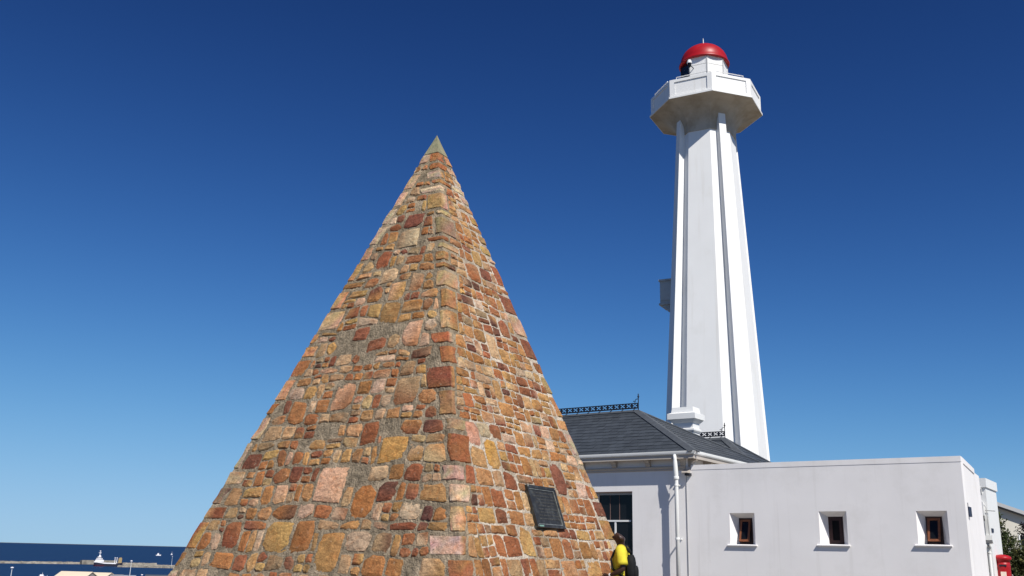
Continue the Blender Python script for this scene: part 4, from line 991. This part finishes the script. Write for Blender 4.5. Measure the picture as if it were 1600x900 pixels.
def block(name, label, b, d, rz, L, W, z0, z1, wall, roofm, cat='building'):
    x, y = polar(b, d); t = empty(name, (x, y, z0), rad(rz)); tag(t, label, cat)
    MB().box(-L/2, L/2, -W/2, W/2, 0, z1 - z0).build('wall', wall, t)
    MB().box(-L/2 - .5, L/2 + .5, -W/2 - .5, W/2 + .5, z1 - z0 + .001, z1 - z0 + .8).build('roof', roofm, t)
    for k in range(4):
        xx = -L/2 + L * (k + .5) / 4; MB().box(xx - L*.06, xx + L*.06, -W/2 - .15, -W/2 - .002, (z1-z0)*.6, (z1-z0)*.8).build('window', M['glass'], t)
    return t
block('harbour_building', 'plain grey harbour block right of the pale-roofed sheds', -21.35, 1440, 18, 15, 20, -55, -39.2, M['grey_wall'], M['grey_wall'])
block('harbour_building', 'white harbour building with flat roof beside the tall light mast', -20.75, 1440, 18, 17, 16, -55, -39.6, M['ship_white'], M['grey_wall'])
block('harbour_building', 'low white harbour building behind the left shed', -23.95, 1600, 15, 12, 10, -55, -47, M['ship_white'], M['ship_white'])
gable_shed('harbour_shed', 'dark-roofed low harbour shed next to the foot of the pyramid', -19.3, 1450, 14, 30, 22, -55, -43.6, -38.4, M['shed_wall'], M['dark_roof'])
gable_shed('harbour_shed', 'small dark-roofed harbour shed touching the pyramid edge', -18.2, 1400, 16, 22, 18, -55, -45.0, -40.6, M['shed_wall'], M['dark_roof'])
def mast(label, b, d, z0, z1, col):
    x, y = polar(b, d); t = empty('light_mast', (x, y, z0)); tag(t, label, 'lamp post', 'harbour light masts')
    h_ = z1 - z0; MB().tube([(0, 0, 0), (0, 0, h_)], [.55, .32], 10).build('pole', col, t)
    MB().lathe([(.4, h_ - .2), (1.5, h_ + .1), (1.5, h_ + .8), (.3, h_ + 1.2)], 12).build('lamp_ring', M['ship_white'], t)
mast('tall pale harbour light mast standing beside the white flat-roofed building', -20.72, 1420, -55, -20.2, M['post'])
mast('slim grey harbour light mast at the far left edge', -26.45, 1100, -55, -23.8, M['post'])
mast('thin light mast on the rubble breakwater left of the pyramid', -18.65, 2830, -52, -27, M['post'])
mast('short harbour mast between the white building and the pyramid edge', -20.1, 1500, -55, -40.0, M['post']); 

def vessel(name, label, b, d, rz, L, W, hh, cab, mastz):
    x, y = polar(b, d); t = empty(name, (x, y, SEA), rad(rz)); tag(t, label, 'boat')
    MB().loft([[(x_*L, -w_*W, -.5), (x_*L, -w_*W*1.15, z_*hh), (x_*L, w_*W*1.15, z_*hh), (x_*L, w_*W, -.5)] for x_, w_, z_ in ((-.5, .35, 1), (-.2, .5, .9), (.2, .45, .95), (.42, .2, 1.2), (.5, .04, 1.35))]).build('hull', M['ship_white'], t)
    MB().box(-.25*L, .12*L, -.3*W, .3*W, hh * .9, hh * .9 + cab).box(-.2*L, .02*L, -.22*W, .22*W, hh*.9 + cab + .001, hh*.9 + cab * 1.7).build('cabin', M['ship_white'], t)
    MB().tube([(-.05*L, 0, hh + cab), (-.05*L, 0, mastz)], [.5, .3], 6).tube([(.25*L, 0, hh), (.25*L, 0, mastz * .7)], .3, 6).build('mast', M['post'], t)
vessel('fishing_boat', 'white fishing boat moored in the harbour left of the sheds', -24.95, 1790, 20, 24, 7, 3.5, 3.5, 12)
vessel('fishing_boat', 'small white boat moored close to the left harbour shed', -24.35, 1760, 18, 13, 5, 2.5, 2.5, 7)
vessel('motor_boat', 'white boat out at sea beyond the breakwater', -19.38, 6200, 18, 28, 9, 5, 6, 14)
vessel('motor_boat', 'tiny distant boat at sea nearest the pyramid edge', -18.70, 6900, 60, 14, 6, 4, 4, 24)
